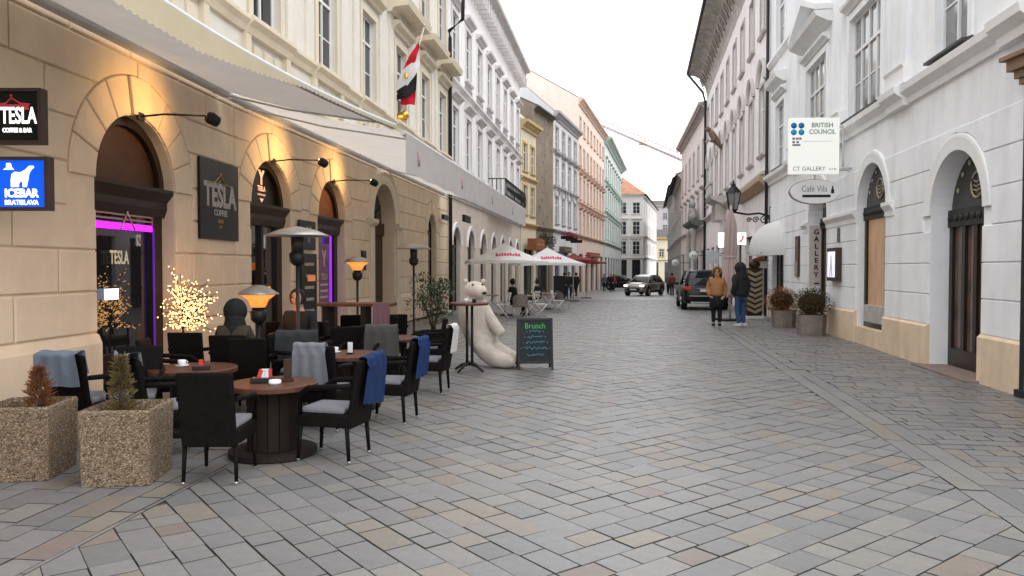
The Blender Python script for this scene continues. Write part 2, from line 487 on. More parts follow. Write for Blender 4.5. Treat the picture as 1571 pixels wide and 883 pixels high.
def course_blocks(F, L, courses, ops, ring, m, length, name='stone_block', proud=.03, gap=.012, bev=.014, u_start=0.0, stagger=True):
    """rusticated courses between and around arched openings; ring = voussoir depth"""
    for ci in range(len(courses)-1):
        z0, z1 = courses[ci], courses[ci+1]
        cuts = []
        for o in ops:
            if not o['arch']:
                if z0 < o['z1'] - .01 and z1 > o['z0'] + .01: cuts.append((o['u0'], o['u1'], None))
            else:
                Ro = o['r'] + ring; b = o['z1']
                if z1 <= b + .02 and z1 > o['z0'] + .05: cuts.append((o['u0'], o['u1'], None))
                elif z0 < b + Ro - .02 and z1 > b: 
                    cuts.append((o['uc'] - Ro, o['uc'] + Ro, o))
        cuts.sort(key=lambda c: c[0])
        spans = []; u = u_start; lo = None
        for c in cuts:
            ue = c[0]
            if c[2] is not None:                         # may reach further over the ring
                o = c[2]
            spans.append((u, ue, lo, c[2])); u = c[1]; lo = c[2]
        spans.append((u, L, lo, None))
        for (a, b, la, rb) in spans:
            # arc sides: left arc la (ring ends at a), right arc rb (ring starts at b)
            a2 = a; b2 = b
            def arc_pts(o, sign):
                Ro = o['r'] + ring; bz = o['z1']; pts = []
                zt = min(z1, bz + Ro)
                for k in range(7):
                    z = max(z0, bz) + (zt - max(z0, bz)) * k / 6
                    pts.append((o['uc'] + sign * math.sqrt(max(0, Ro*Ro - (z-bz)**2)), z))
                if z0 < bz - 1e-4: pts.insert(0, (pts[0][0], z0))
                if bz + Ro < z1 - 1e-4: pts.append((o['uc'], z1))
                return pts
            if b - a < .05 and not (la or rb): continue
            right = arc_pts(rb, -1) if rb else [(b, z0), (b, z1)]
            left = arc_pts(la, 1) if la else [(a, z0), (a, z1)]
            ra, lb2 = min(p[0] for p in right), max(p[0] for p in left)
            span = ra - lb2
            n = max(1, round(span / length)) if span > .3 else 1
            off = (ci % 2) * .5 if (stagger and n > 1) else 0.0
            joints = []
            if span > .3:
                for k in range(1, n + (1 if off else 0)):
                    q = lb2 + (k - off) * span / n
                    if lb2 + .16 < q < ra - .16: joints.append(q)
            edges = [None] + joints + [None]
            for k in range(len(edges)-1):
                lft = left if edges[k] is None else [(edges[k], z0), (edges[k], z1)]
                rgt = right if edges[k+1] is None else [(edges[k+1], z0), (edges[k+1], z1)]
                poly = rgt + lft[::-1]
                cl = [poly[0]]
                for p in poly[1:]:
                    if (Vector(p) - Vector(cl[-1])).length > .012: cl.append(p)
                if (Vector(cl[0]) - Vector(cl[-1])).length < .012: cl.pop()
                if len(cl) < 3 or area(cl) < .01: continue
                F.put(block(cl, proud, bev, gap), name, m)
def voussoirs(F, o, ring, m, n=9, proud=.036, gap=.010, key=True):
    r, b, uc = o['r'], o['z1'], o['uc']
    for k in range(n):
        a0, a1 = math.pi - math.pi*k/n, math.pi - math.pi*(k+1)/n
        st = 4
        outer = [(uc + (r+ring)*math.cos(a0 + (a1-a0)*i/st), b + (r+ring)*math.sin(a0 + (a1-a0)*i/st)) for i in range(st+1)]
        inner = [(uc + r*math.cos(a0 + (a1-a0)*i/st), b + r*math.sin(a0 + (a1-a0)*i/st)) for i in range(st+1)]
        poly = inner + outer[::-1]
        if area(poly) < 0: poly = poly[::-1]
        F.put(block(poly, proud + (.03 if key and k == n//2 else 0), .012, gap), 'keystone' if key and k == n//2 else 'voussoir', m)
def archivolt(F, o, prof, m, name='arch_moulding', legs=0.0):
    """moulding swept round an arch; prof = list of (radius offset, out)"""
    r, b, uc = o['r'], o['z1'], o['uc']; n = 24; mb = MB(); P = len(prof)
    path = []
    if legs: path.append((math.pi, -legs))
    path += [(math.pi - math.pi*k/n, 0) for k in range(n+1)]
    if legs: path.append((0, -legs))
    vs = []
    for a, dz in path:
        for dr, out in prof: vs.append((uc + (r+dr)*math.cos(a), -out, b + dz + (r+dr)*math.sin(a)))
    fs = [(i*P+j, i*P+j+1, (i+1)*P+j+1, (i+1)*P+j) for i in range(len(path)-1) for j in range(P-1)]
    mb.add(vs, fs); return F.put(mb, name, m)

WCACHE = {}
def window(F, uc, z0, w_, h, y=.14, cols=2, rows=3, split=.68, fm=None, gm=None, panes=False, arch=False, bar=.05, name='window'):
    """casement window: frame mesh with glazing bars, panes as its children"""
    fm = fm or FRAME_W; gm = gm or GLASS
    key = (round(w_, 3), round(h, 3), cols, rows, split, fm.name, gm.name, panes, arch, bar)
    if key not in WCACHE:
        mb = MB(); t = bar; hw = w_/2
        mb.box(-hw, -hw+t, 0, .06, 0, h); mb.box(hw-t, hw, 0, .06, 0, h)
        mb.box(-hw+t, hw-t, 0, .06, 0, t)
        if not arch: mb.box(-hw+t, hw-t, 0, .06, h-t, h)
        cells = []
        tz = h*split if split else h
        if split: mb.box(-hw+t, hw-t, -.012, .06, tz-t*.6, tz+t*.6)
        xs = [-hw + t + (w_-2*t)*i/cols for i in range(cols+1)]
        for i in range(1, cols):
            mb.box(xs[i]-t*.55, xs[i]+t*.55, -.006, .06, t, h-t)
        zl = [t + (tz - t)*j/max(1, rows-1 if split else rows) for j in range((rows-1 if split else rows)+1)]
        for zz in zl[1:-1]: mb.box(-hw+t, hw-t, .012, .05, zz-t*.3, zz+t*.3)
        zz = zl + ([h - t] if split else [])
        for i in range(cols):
            for j in range(len(zz)-1): cells.append((xs[i], xs[i+1], zz[j], zz[j+1]))
        if arch:
            n = 16
            ring = [(hw*math.cos(math.pi*k/n), h + hw*math.sin(math.pi*k/n)) for k in range(n+1)]
            rin = [((hw-t)*math.cos(math.pi*k/n), h + (hw-t)*math.sin(math.pi*k/n)) for k in range(n+1)]
            for k in range(n):
                mb.prism([rin[k], ring[k], ring[k+1], rin[k+1]], 0, .06)
            mb.box(-hw+t, hw-t, -.02, .06, h-t, h)
        fme = mb.mesh(name)
        pm = []
        if panes:
            for (a, b, c, d) in cells: pm.append(MB().add([(a, .03, c), (b, .03, c), (b, .03, d), (a, .03, d)], [(0,1,2,3)]).mesh('pane'))
        else:
            pm.append(MB().add([(-hw+.01, .03, .01), (hw-.01, .03, .01), (hw-.01, .03, h-.01), (-hw+.01, .03, h-.01)], [(0,1,2,3)]).mesh('pane'))
        if arch:
            n = 16
            pm.append(MB().add([((hw-.01)*math.cos(math.pi*k/n), .03, h + (hw-.01)*math.sin(math.pi*k/n)) for k in range(n+1)], [list(range(n+1))]).mesh('pane'))
        WCACHE[key] = (fme, pm)
    fme, pm = WCACHE[key]
    f = F.link(fme, name, fm, at=(uc, y, z0))
    for q in pm: link('pane', q, gm, f)
    return f
def trim(F, u0, u1, prof, m, name): return F.put(MB().mould(prof, u0, u1), name, m)
def hood(F, uc, w_, z, m, out=.16, h=.16, name='window_hood'):
    return trim(F, uc - w_/2, uc + w_/2, [(0, z), (out*.3, z), (out*.45, z+h*.35), (out*.9, z+h*.6), (out, z+h), (0, z+h+.05)], m, name)
def sill(F, uc, w_, z, m, out=.1, h=.09):
    return trim(F, uc - w_/2, uc + w_/2, [(0, z-h), (out*.6, z-h), (out, z-h*.4), (out, z), (0, z+.01)], m, 'window_sill')
def surround(F, uc, z0, w_, h, m, t=.14, out=.04, name='window_surround'):
    mb = MB(); hw = w_/2
    for (a, b, c, d) in ((-hw-t, -hw, z0, z0+h+t), (hw, hw+t, z0, z0+h+t), (-hw, hw, z0+h, z0+h+t)):
        mb.box(uc+a, uc+b, -out, 0, c, d)
    return F.put(mb, name, m)
CORN = lambda z, o, h: [(0, z), (o*.2, z), (o*.25, z+h*.25), (o*.55, z+h*.45), (o*.6, z+h*.6), (o*.95, z+h*.7), (o, z+h), (0, z+h+.06)]
def volume(F, L, H, depth, wm, rm, ridge=3.0, z0=0, eave=.0, gable=True):
    """ends, back and pitched roof of a house behind its facade"""
    mb = MB()
    mb.add([(0,0,z0),(0,0,H),(0,depth,H),(0,depth,z0),(L,0,z0),(L,0,H),(L,depth,H),(L,depth,z0)], [(0,1,2,3),(4,7,6,5),(3,2,6,7)])
    if ridge > 0: mb.add([(0,0,H),(0,depth/2,H+ridge),(0,depth,H),(L,0,H),(L,depth/2,H+ridge),(L,depth,H)], [(0,1,2),(3,5,4)])
    F.put(mb, 'side_wall', wm)
    r = MB(); k = .12
    if ridge > 0:
        s = ridge/(depth/2)
        for y0, y1, za, zb in ((-eave, depth/2, H - eave*s, H+ridge), (depth+eave, depth/2, H - eave*s, H+ridge)):
            r.add([(0,y0,za),(L,y0,za),(L,y1,zb),(0,y1,zb),(0,y0,za+k),(L,y0,za+k),(L,y1,zb+k),(0,y1,zb+k)],
                  [(0,1,2,3),(4,5,6,7),(0,1,5,4),(1,2,6,5),(2,3,7,6),(3,0,4,7)])
    else: r.box(0, L, -eave, depth, H, H+.15)
    F.put(r, 'roof', rm)
# ------------------------------------------------------------------ cafe house, left foreground
ROOFG = mat('grey_roof', (0.09, 0.085, 0.08), 0.8, 0.2, 2)
ROOFR = mat('red_tile_roof', (0.36, 0.17, 0.11), 0.85, 0.3, 1.5, 0.3, 20)
cafe = thing('cafe_building', 'cream stucco cafe house with rusticated arches behind the dark terrace', 'building', (-5.306, 4, 0))
FA = Facade(cafe, (-5.6 + .0735*2, 2), math.degrees(math.atan(.0735)))      # u = (y-2)*1.0027
FB = Facade(cafe, (-4.674, 12.6), math.degrees(math.atan(.1257)))           # u = (y-12.6)*1.0079
ua = lambda y: (y - 2) * 1.0027
ub = lambda y: (y - 12.6) * 1.0079
LA, LBn = ua(12.6), ub(29.6)
COURSES = [.78, .88, 1.37, 1.86, 2.35, 2.84, 3.35, 3.84, 4.33, 4.85]
opA = [opening(ua(5.3), 1.8, .05, 2.72, True, .22), opening(ua(9.8), 1.8, .05, 2.72, True, .22)]
opB = [opening(ub(14.03), 1.68, .05, 2.80, True, .22), opening(ub(17.1), 1.68, .05, 2.78, True, .22), opening(ub(21.1), 2.1, .05, 2.95, True, .4),
       opening(ub(26.9), 1.25, .4, 2.95, True, .25)]
HA = 13.5
upA = [opening(ua(y), 1.12, 6.0, 8.25, False, .16) for y in (4.6, 7.7, 10.75)] 
upB = [opening(ub(y), 1.12, 6.0, 8.25, False, .16) for y in (13.85, 16.85, 19.8, 22.85, 25.9, 28.6)]
up2A = [opening(ua(y), 1.12, 10.2, 12.2, False, .16) for y in (4.6, 7.7, 10.75)]
up2B = [opening(ub(y), 1.12, 10.2, 12.2, False, .16) for y in (13.85, 16.85, 19.8, 22.85, 25.9, 28.6)]
for F, L, low, high in ((FA, LA, opA, upA + up2A), (FB, LBn, opB, upB + up2B)):
    F.put(wall_mesh(L, 4.85, low), 'ground_floor_wall', JOINT if False else CREAM)
    F.put(wall_mesh(L, HA, high, 4.85), 'upper_wall', CREAM_L)
    course_blocks(F, L, COURSES[1:], low, .5, CREAM, 1.25)
    edges = [0.0] + [x for o in low for x in (o['u0'], o['u1'])] + [L]
    for i in range(0, len(edges), 2):
        F.put(MB().mould([(0, 0), (.075, 0), (.075, .76), (.035, .86), (0, .88)], edges[i], edges[i+1]), 'plinth', CREAM)
    for o in low: 
        if o['d'] < .3: voussoirs(F, o, .5, CREAM)
    # string course, panels and window dress of the first floor
    trim(F, 0, L, [(0, 4.85), (.05, 4.85), (.12, 4.95), (.12, 5.05), (0, 5.1)], CREAM_T, 'string_course')
    trim(F, 0, L, [(0, 5.72), (.06, 5.72), (.10, 5.82), (.17, 5.9), (.17, 5.97), (0, 6.0)], CREAM_T, 'sill_cornice')
    for o in high:
        u = o['uc']
        window(F, u, o['z0'], 1.12, o['z1'] - o['z0'], .10, 2, 3, .7, FRAME_W, GLASS, panes=o['z0'] < 7)
        surround(F, u, o['z0'], 1.12, o['z1'] - o['z0'], CREAM_T, .16, .05)
        hood(F, u, 1.9, o['z1'] + .34, CREAM_T, .28, .24)
        if o['z0'] < 7:
            trim(F, u - .9, u + .9, [(.0, 5.70), (.10, 5.70), (.14, 5.82), (.23, 5.9), (.23, 5.975), (0, 6.0)], CREAM_T, 'sill_cornice_break')
            for k in (-.42, 0, .42): F.put(MB().box(u+k-.12, u+k+.12, -.045, 0, 5.35, 5.58), 'apron_panel', CREAM_T)
            for s in (-1, 1): F.put(MB().box(u+s*1.05-.2, u+s*1.05+.2, -.06, 0, 6.0, 9.2), 'pilaster', CREAM_L)
            for s in (-1, 1): F.put(MB().box(u+s*.82-.09, u+s*.82+.09, -.09, 0, 5.12, 5.70), 'pedestal', CREAM_T)
    trim(F, 0, L, CORN(9.35, .22, .3), CREAM_T, 'middle_cornice')
    trim(F, 0, L, CORN(HA - .6, .8, .6), CREAM_T, 'eaves_cornice')
for y0, y1, z in ((21.5, 24.2, 8.95), (24.7, 27.0, 8.95), (27.5, 29.4, 8.95)):
    trim(FB, ub(y0), ub(y1), [(0, z), (.12, z), (.2, z+.12), (.62, z+.16), (.68, z+.34), (0, z+.42)], CREAM_T, 'window_canopy')
volume(FA, LA, HA, 11, CREAM_L, ROOFG, 3.5); volume(FB, LBn, HA, 11, CREAM_L, ROOFG, 3.5)
# shop windows in the arches: dark timber with heavy transom
NEON = mat('violet_neon', (0.3, 0.02, 0.6), 0.4, 0, emit=(0.17, 0.012, 0.85), estr=1.5)
NEONP = mat('magenta_neon', (0.5, 0.02, 0.6), 0.4, 0, emit=(0.62, 0.015, 0.85), estr=1.3)
TYMP = mat('tympanum_panel', (0.05, 0.024, 0.014), 0.5, 0.25, 5)
def shopfront(F, o, tymp=TYMP, door=False):
    u, w_, b = o['uc'], o['r']*2, o['z1']; y = o['d'] - .02
    fr = MB(); t = .1
    fr.box(u-w_/2, u-w_/2+t, y-.02, y+.06, .05, b-.35); fr.box(u+w_/2-t*2.2, u+w_/2, y-.02, y+.06, .05, b-.35)
    fr.box(u-w_/2+t, u+w_/2-t*2.2, y-.02, y+.06, .05, .55)
    if door: fr.box(u-.05, u+.05, y-.02, y+.06, .55, b-.35)
    s = F.put(fr, 'shop_window', FRAME_D)
    n = 18; r = o['r']
    tm = MB().add([(u + r*math.cos(math.pi*k/n), y+.02, b - .02 + r*math.sin(math.pi*k/n)) for k in range(n+1)], [list(range(n+1))])
    link('tympanum', tm.mesh('tympanum'), tymp, s)
    rb = MB()
    for k in range(n):
        a0, a1 = math.pi*k/n, math.pi*(k+1)/n
        rb.prism([(u+(r-.12)*math.cos(a0), b+(r-.12)*math.sin(a0)), (u+r*math.cos(a0), b+r*math.sin(a0)), (u+r*math.cos(a1), b+r*math.sin(a1)), (u+(r-.12)*math.cos(a1), b+(r-.12)*math.sin(a1))], y-.06, y+.01)
    link('arch_frame', rb.mesh('arch_frame'), FRAME_D, s)
    lt = MB().mould([(-y-.01, b-.36), (-y+.06, b-.36), (-y+.10, b-.25), (-y+.10, b-.16), (-y+.2, b-.03), (-y+.2, b+.02), (-y-.01, b+.03)], u-w_/2-.0, u+w_/2+.0)
    link('transom', lt.mesh('transom'), FRAME_D, s)
    gl = MB().add([(u-w_/2+.05, y+.04, .3), (u+w_/2-.05, y+.04, .3), (u+w_/2-.05, y+.04, b-.3), (u-w_/2+.05, y+.04, b-.3)], [(0,1,2,3)])
    link('pane', gl.mesh('pane'), mat('shop_glass', (0.012, 0.013, 0.015), 0.02, 0.0, spec=.9), s)
    return s
sA0 = shopfront(FA, opA[0]); sA = shopfront(FA, opA[1]); sB = shopfront(FB, opB[0], SIGNBLK, True); sC = shopfront(FB, opB[1], mat('lit_wood_tympanum', (0.16, 0.065, 0.03), 0.5, 0.3, 8))
u = opA[1]['uc']
link('neon_strip', MB().box(u-.85, u+.62, .16, .19, 2.15, 2.235).mesh('neon_strip'), NEONP, sA)
link('neon_strip', MB().box(u+.655, u+.675, .165, .185, .5, 2.2).mesh('neon_strip'), mat('dim_violet_neon', (0.1, 0.02, 0.3), 0.4, 0, emit=(0.16, 0.03, 0.6), estr=.25), sA)
PALEM = mat('pale_window_lettering', (0.6, 0.55, 0.4), 0.5, 0, emit=(0.6, 0.55, 0.4), estr=.12)
letters('TESLA', .24, PALEM, sA, (u-.12, .185, 1.78), 0, .62, bold=.006)
fr = MB(); 
for z in (2.27, 2.33): fr.box(u-.8, u+.55, .11, .125, z, z+.018)
for x in (-.8, .53): fr.box(u+x, u+x+.018, .11, .125, 2.24, 2.35)
fr.tube([(u-.22, .10, 2.15), (u-.06, .10, 2.38)], .011, 6); fr.tube([(u+.1, .10, 2.15), (u-.08, .10, 2.38)], .011, 6)
link('neon_sign_rail', fr.mesh('neon_sign_rail'), mat('copper_rail', (0.55, 0.35, 0.25), 0.35, 0.1, metal=.7), sA)
link('menu_screen', MB().box(u-.46, u-.18, .165, .18, 1.25, 1.39).mesh('menu_screen'), mat('lit_card', (0.8, 0.8, 0.85), 0.5, 0, emit=(0.8, 0.85, 1), estr=1.0), sA)
# crest of the second arch
CRESTM = mat('copper_lettering', (0.75, 0.45, 0.3), 0.4, 0, emit=(0.9, 0.5, 0.3), estr=.5)
u = opB[0]['uc']; yy = opB[0]['d'] - .03
letters('Y', .34, CRESTM, sB, (u, yy, 3.33), 0, .9, bold=.02)
letters('TESLA', .13, CRESTM, sB, (u, yy, 3.13), 0, .9, bold=.004)
letters('COFFEE & BAR', .05, CRESTM, sB, (u, yy, 3.02), 0, 1)
link('crest_point', MB().prism([(u-.08, 2.95), (u, 2.88), (u+.08, 2.95)], yy-.004, yy).mesh('crest_point'), CRESTM, sB)
for x0, x1, z0, z1, c in ((-.62, -.35, 1.0, 1.35, (0.6, 0.2, 0.12)), (-.66, -.4, 1.45, 1.75, (0.5, 0.55, 0.6)), (.28, .4, 1.15, 1.3, (0.9, 0.45, 0.15))):
    link('window_poster', MB().box(u+x0, u+x1, yy+.025, yy+.035, z0, z1).mesh('window_poster'), mat('poster_%d' % int(z0*100), c, 0.6, 0.5, 9, emit=c, estr=.25), sB)
u = opB[1]['uc']; yy = opB[1]['d'] - .03
link('neon_strip', MB().box(u+.30, u+.36, yy-.05, yy-.02, .3, 2.4).mesh('neon_strip'), NEON, sC)
BANNER = mat('mauve_banner', (0.20, 0.12, 0.19), 0.7, 0.3, 6)
bn = link('door_banner', MB().box(u-.42, u+.26, yy-.03, yy-.015, .5, 2.2).mesh('door_banner'), BANNER, sC)
BANT = mat('banner_print', (0.5, 0.42, 0.45), 0.7, 0.1)
letters('Y', .5, BANT, bn, (u-.06, yy-.033, 1.85), 0, .8, bold=.02)
letters('TESLA', .2, BANT, bn, (u-.06, yy-.033, 1.45), 0, .7)
for k in range(4): link('printed_line', MB().box(u-.3, u+.16, yy-.034, yy-.031, 1.25-.14*k, 1.3-.14*k).mesh('printed_line'), BANT, bn)
# stone portal with panelled door
o = opB[2]; u = o['uc']
archivolt(FB, o, [(0, .0), (0, .05), (.1, .09), (.12, .05), (.24, .07), (.3, .12), (.36, .0)], CREAM_T, legs=.0)
for s in (-1, 1):
    FB.put(MB().box(u+s*(o['r']+.2)-.17, u+s*(o['r']+.2)+.17, -.09, 0, .0, 2.78), 'portal_pilaster', CREAM_T)
    FB.put(MB().mould([(0, 2.78), (.12, 2.78), (.18, 2.86), (.18, 2.95), (0, 2.97)], u+s*(o['r']+.2)-.24, u+s*(o['r']+.2)+.24), 'impost', CREAM_T)
d = MB().box(u-o['r'], u+o['r'], .36, .42, .05, 2.6)
for s in (-1, 1):
    for z0, z1 in ((.25, .8), (.95, 1.7), (1.85, 2.45)): d.rbox(u+s*.52-.38, u+s*.52+.38, .325, .37, z0, z1, .015)
d.box(u-.03, u+.03, .31, .36, .05, 2.6); d.box(u-o['r'], u+o['r'], .30, .40, 2.6, 2.95)
dd = FB.put(d, 'door', DARKWOOD)
n = 18; r = o['r']
link('fanlight', MB().add([(u + r*math.cos(math.pi*k/n), .38, 2.95 + r*math.sin(math.pi*k/n)) for k in range(n+1)], [list(range(n+1))]).mesh('fanlight'), GLASS, dd)
f = MB()
for k in range(1, 6): f.tube([(u, .37, 2.95), (u + r*math.cos(math.pi*k/6), .37, 2.95 + r*math.sin(math.pi*k/6))], .018, 6)
f.tube([(u + .5*math.cos(math.pi*k/12), .37, 2.95 + .5*math.sin(math.pi*k/12)) for k in range(13)], .018, 6)
link('fanlight_bars', f.mesh('fanlight_bars'), FRAME_D, dd)
o = opB[3]; window(FB, o['uc'], o['z0'], o['r']*2, o['z1']-o['z0'], .16, 2, 3, .75, FRAME_D, GLASS, arch=True)
# rain pipe between the houses
p = FB.world(LBn - .12, .14, 0)
MB().tube([(p[0], p[1], 0), (p[0], p[1], 10.6), (p[0]-.05, p[1]+.05, 10.9), (p[0]+.5, p[1]-.1, 11.3), (p[0]+.55, p[1]-.1, 13)], .075, 10).build('rain_pipe', mat('black_pipe', (0.02, 0.02, 0.022), 0.5, 0.1), cafe, tuple(-v for v in cafe.location))

# ------------------------------------------------------------------ white house, right foreground
rh = thing('white_building', 'white house with arched shopfronts, peach plinth and double windows, right foreground', 'building', (5.094+.155*27.3, 27.3, 0))
FR = Facade(rh, (5.094+.155*27.3, 27.3), 180 + math.degrees(math.atan(.155)))   # u runs towards the camera
ur = lambda y: (27.3 - y) * 1.0119
LR = ur(5.0)
opR = [opening(ur(11.7), 1.9, .02, 2.53, True, .36), opening(ur(15.75), 1.9, .36, 2.9, True, .22), opening(ur(20.2), 2.0, .05, 2.95, True, .40),
       opening(ur(25.4), 1.9, .6, 2.35, False, .2), opening(ur(7.4), 1.9, .36, 2.53, True, .3)]
HR = 13.0
WR = [(11.9, 1.2, 5.1, 7.4), (16.3, 2.2, 5.05, 7.3), (20.5, 2.2, 5.05, 7.25), (25.3, 1.4, 5.05, 7.2), (7.6, 1.2, 5.1, 7.4)]
upR = [opening(ur(y), w_, a, b, False, .16) for y, w_, a, b in WR] + [opening(ur(y), min(w_, 1.5), 9.05, 11.3, False, .16) for y, w_, a, b in WR]
FR.put(wall_mesh(LR, 4.65, opR), 'ground_floor_wall', WHITE)
FR.put(wall_mesh(LR, HR, upR, 4.65), 'upper_wall', WHITE)
CR = [.70, 1.21, 1.73, 2.26, 2.78, 3.30, 3.82]
course_blocks(FR, LR, CR, opR, .27, WHITE, 3.2, 'stone_course', .028, .008, .008)
edges = [0.0]
for o in sorted(opR, key=lambda q: q['u0']):
    if o['z0'] < .65: edges += [o['u0'], o['u1']]
edges.append(LR)
for i in range(0, len(edges), 2):
    FR.put(MB().mould([(0, -.1), (.07, -.1), (.07, .66), (.03, .70), (0, .71)], edges[i], edges[i+1]), 'plinth', PEACH)
for o in opR:
    if o['arch']:
        archivolt(FR, o, [(0, .0), (0, .03), (.12, .04), (.2, .05), (.25, .045), (.26, 0)], WHITE_T)
    if o['z0'] == .36:
        FR.put(MB().box(o['u0']+.002, o['u1']-.002, -.04, .3, -.1, .37), 'shop_sill', PEACH)
for a_, b_ in ((opR[2]['u0']-.6, opR[2]['u0']), (opR[2]['u1'], opR[1]['u0']), (opR[1]['u1'], opR[1]['u1']+.5)):
    FR.put(MB().mould([(0, 2.66), (.045, 2.66), (.05, 2.76), (.12, 2.86), (.12, 2.93), (0, 2.95)], a_, b_), 'impost', WHITE_T)
trim(FR, 0, LR, [(0, 4.62), (.06, 4.62), (.08, 4.72), (.2, 4.82), (.22, 4.93), (0, 4.98)], WHITE_T, 'belt_cornice')
for y in (9.7, 14.05, 18.2, 22.9):
    trim(FR, ur(y)-.45, ur(y)+.45, [(0, 4.60), (.14, 4.60), (.16, 4.72), (.29, 4.82), (.31, 4.935), (0, 4.99)], WHITE_T, 'cornice_break')
    FR.put(MB().box(ur(y)-.42, ur(y)+.42, -.09, 0, 5.0, 8.6), 'pilaster', WHITE)
    trim(FR, ur(y)-.5, ur(y)+.5, [(0, 5.0), (.16, 5.0), (.16, 5.28), (.2, 5.33), (0, 5.36)], WHITE_T, 'pilaster_base')
trim(FR, 0, LR, [(0, 8.75), (.05, 8.75), (.14, 8.86), (.14, 8.95), (0, 9.0)], WHITE_T, 'second_floor_band')
trim(FR, 0, LR, CORN(HR-.6, .7, .6), WHITE_T, 'eaves_cornice')
for y, w_, a, b in WR:
    uu = ur(y)
    window(FR, uu, a, w_, b-a, .08, 4 if w_ > 2 else 2, 3, .66, FRAME_W, GLASS_L, panes=True, bar=.06)
    surround(FR, uu, a, w_, b-a, WHITE_T, .15, .04)
    sl_ = trim(FR, uu-w_/2-.12, uu+w_/2+.12, [(0, a-.07), (.17, a-.07), (.17, a-.03), (0, a+.0)], mat('dark_sill', (0.05, 0.05, 0.052), 0.6, 0.1), 'window_sill')
    window(FR, uu, 9.05, min(w_, 1.5), 2.25, .08, 2, 3, .66, FRAME_W, GLASS_L, bar=.06)
    surround(FR, uu, 9.05, min(w_, 1.5), 2.25, WHITE_T, .12, .04)
    hood(FR, uu, w_+.5, b+.22, WHITE_T, .2, .16)
# triangular pediment over the wide window, flat canopy over the narrow one
uu = ur(20.5)
trim(FR, uu-1.6, uu+1.6, [(0, 7.85), (.1, 7.85), (.4, 8.0), (.46, 8.12), (0, 8.14)], WHITE_T, 'pediment_base')
for s in (-1, 1):
    FR.put(MB().prism([(uu + s*1.62, 8.14), (uu, 8.78), (uu, 8.95), (uu + s*1.62, 8.28)][::-s], -.44, 0), 'pediment_rake', WHITE_T)
FR.put(MB().prism([(uu-1.4, 8.14), (uu+1.4, 8.14), (uu, 8.72)], -.1, 0), 'pediment_field', WHITE)
uu = ur(25.3)
trim(FR, uu-.95, uu+.95, [(0, 7.72), (.1, 7.72), (.34, 7.86), (.4, 8.02), (0, 8.1)], WHITE_T, 'window_canopy')
volume(FR, LR, HR, 11, WHITE, ROOFG, 3.2)
# arched door, nearest
DOORGL = mat('door_glass', (0.13, 0.085, 0.065), 0.10, 0.4, 2, spec=.3)  # brown base colour paints the street's reflections into the glass
WARMIN = mat('warm_shop_interior', (0.30, 0.18, 0.11), 0.25, 0.35, 1.4, spec=.2, emit=(0.45, 0.24, 0.12), estr=.25)
GOLDP = mat('faded_gold_lettering', (0.42, 0.36, 0.26), 0.6, 0.1)
def arch_shop(o, door):
    u, r, b, y = o['uc'], o['r'], o['z1'], o['d'] - .04
    f = MB(); z0 = o['z0']
    f.box(u-r, u-r+.12, y-.03, y+.05, z0, b-.2); f.box(u+r-.12, u+r, y-.03, y+.05, z0, b-.2)
    f.box(u-r+.12, u+r-.12, y-.03, y+.05, z0, z0+(.3 if door else .14))
    if door:
        for x in (-.42, 0, .42): f.box(u+x-.06, u+x+.06, y-.03, y+.05, z0+.3, b-.2)
    s = FR.put(f, 'shop_door' if door else 'shop_window', FRAME_D)
    link('pane', MB().add([(u-r+.1, y+.02, z0), (u+r-.1, y+.02, z0), (u+r-.1, y+.02, b-.2), (u-r+.1, y+.02, b-.2)], [(0,1,2,3)]).mesh('pane'), DOORGL if door else WARMIN, s)
    t = MB().box(u-r, u+r, y-.06, y+.05, b-.2, b+.08)
    for k in range(9): t.ball((u-r+.12+k*(2*r-.24)/8, y-.07, b-.06), .07, 6, 1, .5, .8)
    link('carved_transom', t.mesh('carved_transom'), mat('dark_carved_wood', (0.03, 0.03, 0.028), 0.6, 0.3), s)
    n = 18
    link('tympanum', MB().add([(u + r*math.cos(math.pi*k/n), y, b+.06 + (r-.06)*math.sin(math.pi*k/n)) for k in range(n+1)], [list(range(n+1))]).mesh('tympanum'), mat('dark_green_tympanum', (0.03, 0.034, 0.03), 0.3, 0.3), s)
    f = MB()
    for k in range(1, 8):
        a = math.pi*k/8
        f.ball((u + (r-.2)*math.cos(a), y-.01, b+.1+(r-.2)*math.sin(a)), .045, 5, 1, .4, 1)
    link('painted_ornament', f.mesh('painted_ornament'), GOLDP, s)
    e = MB().tube([(u+.0+.2*math.cos(2*math.pi*k/20), y-.015, b+.42+.2*math.sin(2*math.pi*k/20)) for k in range(21)], .018, 6)
    for k in (-1, 0, 1): e.tube([(u-.12, y-.015, b+.42+k*.07), (u, y-.015, b+.39+k*.07), (u+.12, y-.015, b+.42+k*.07)], .014, 5)
    link('emblem', e.mesh('emblem'), GOLDP, s)
    return s
ds = arch_shop(opR[0], True); ws = arch_shop(opR[1], False); arch_shop(opR[4], False); gs = arch_shop(opR[2], True)
FR.put(MB().box(opR[0]['u0']-.1, opR[0]['u1']+.1, -.25, .42, -.1, .03), 'door_step', mat('worn_step_stone', (0.22, 0.17, 0.14), 0.8, 0.25, 6, 0.3, 40))
u = opR[1]['uc']
CURT = mat('tan_curtain', (0.42, 0.29, 0.19), 0.7, 0.15, 3, emit=(0.5, 0.3, 0.16), estr=.12)
link('curtain', MB().grid(lambda a, b: (u-.12+.42*a, .165+.012*math.sin(a*26), .85+1.8*b), 30, 1).mesh('curtain'), CURT, ws)
link('inner_panel', MB().box(u+.42, u+.8, .15, .165, .85, 2.65).mesh('inner_panel'), mat('red_brown_panel', (0.22, 0.11, 0.065), 0.6, 0.2, emit=(0.3, 0.14, 0.07), estr=.12), ws)
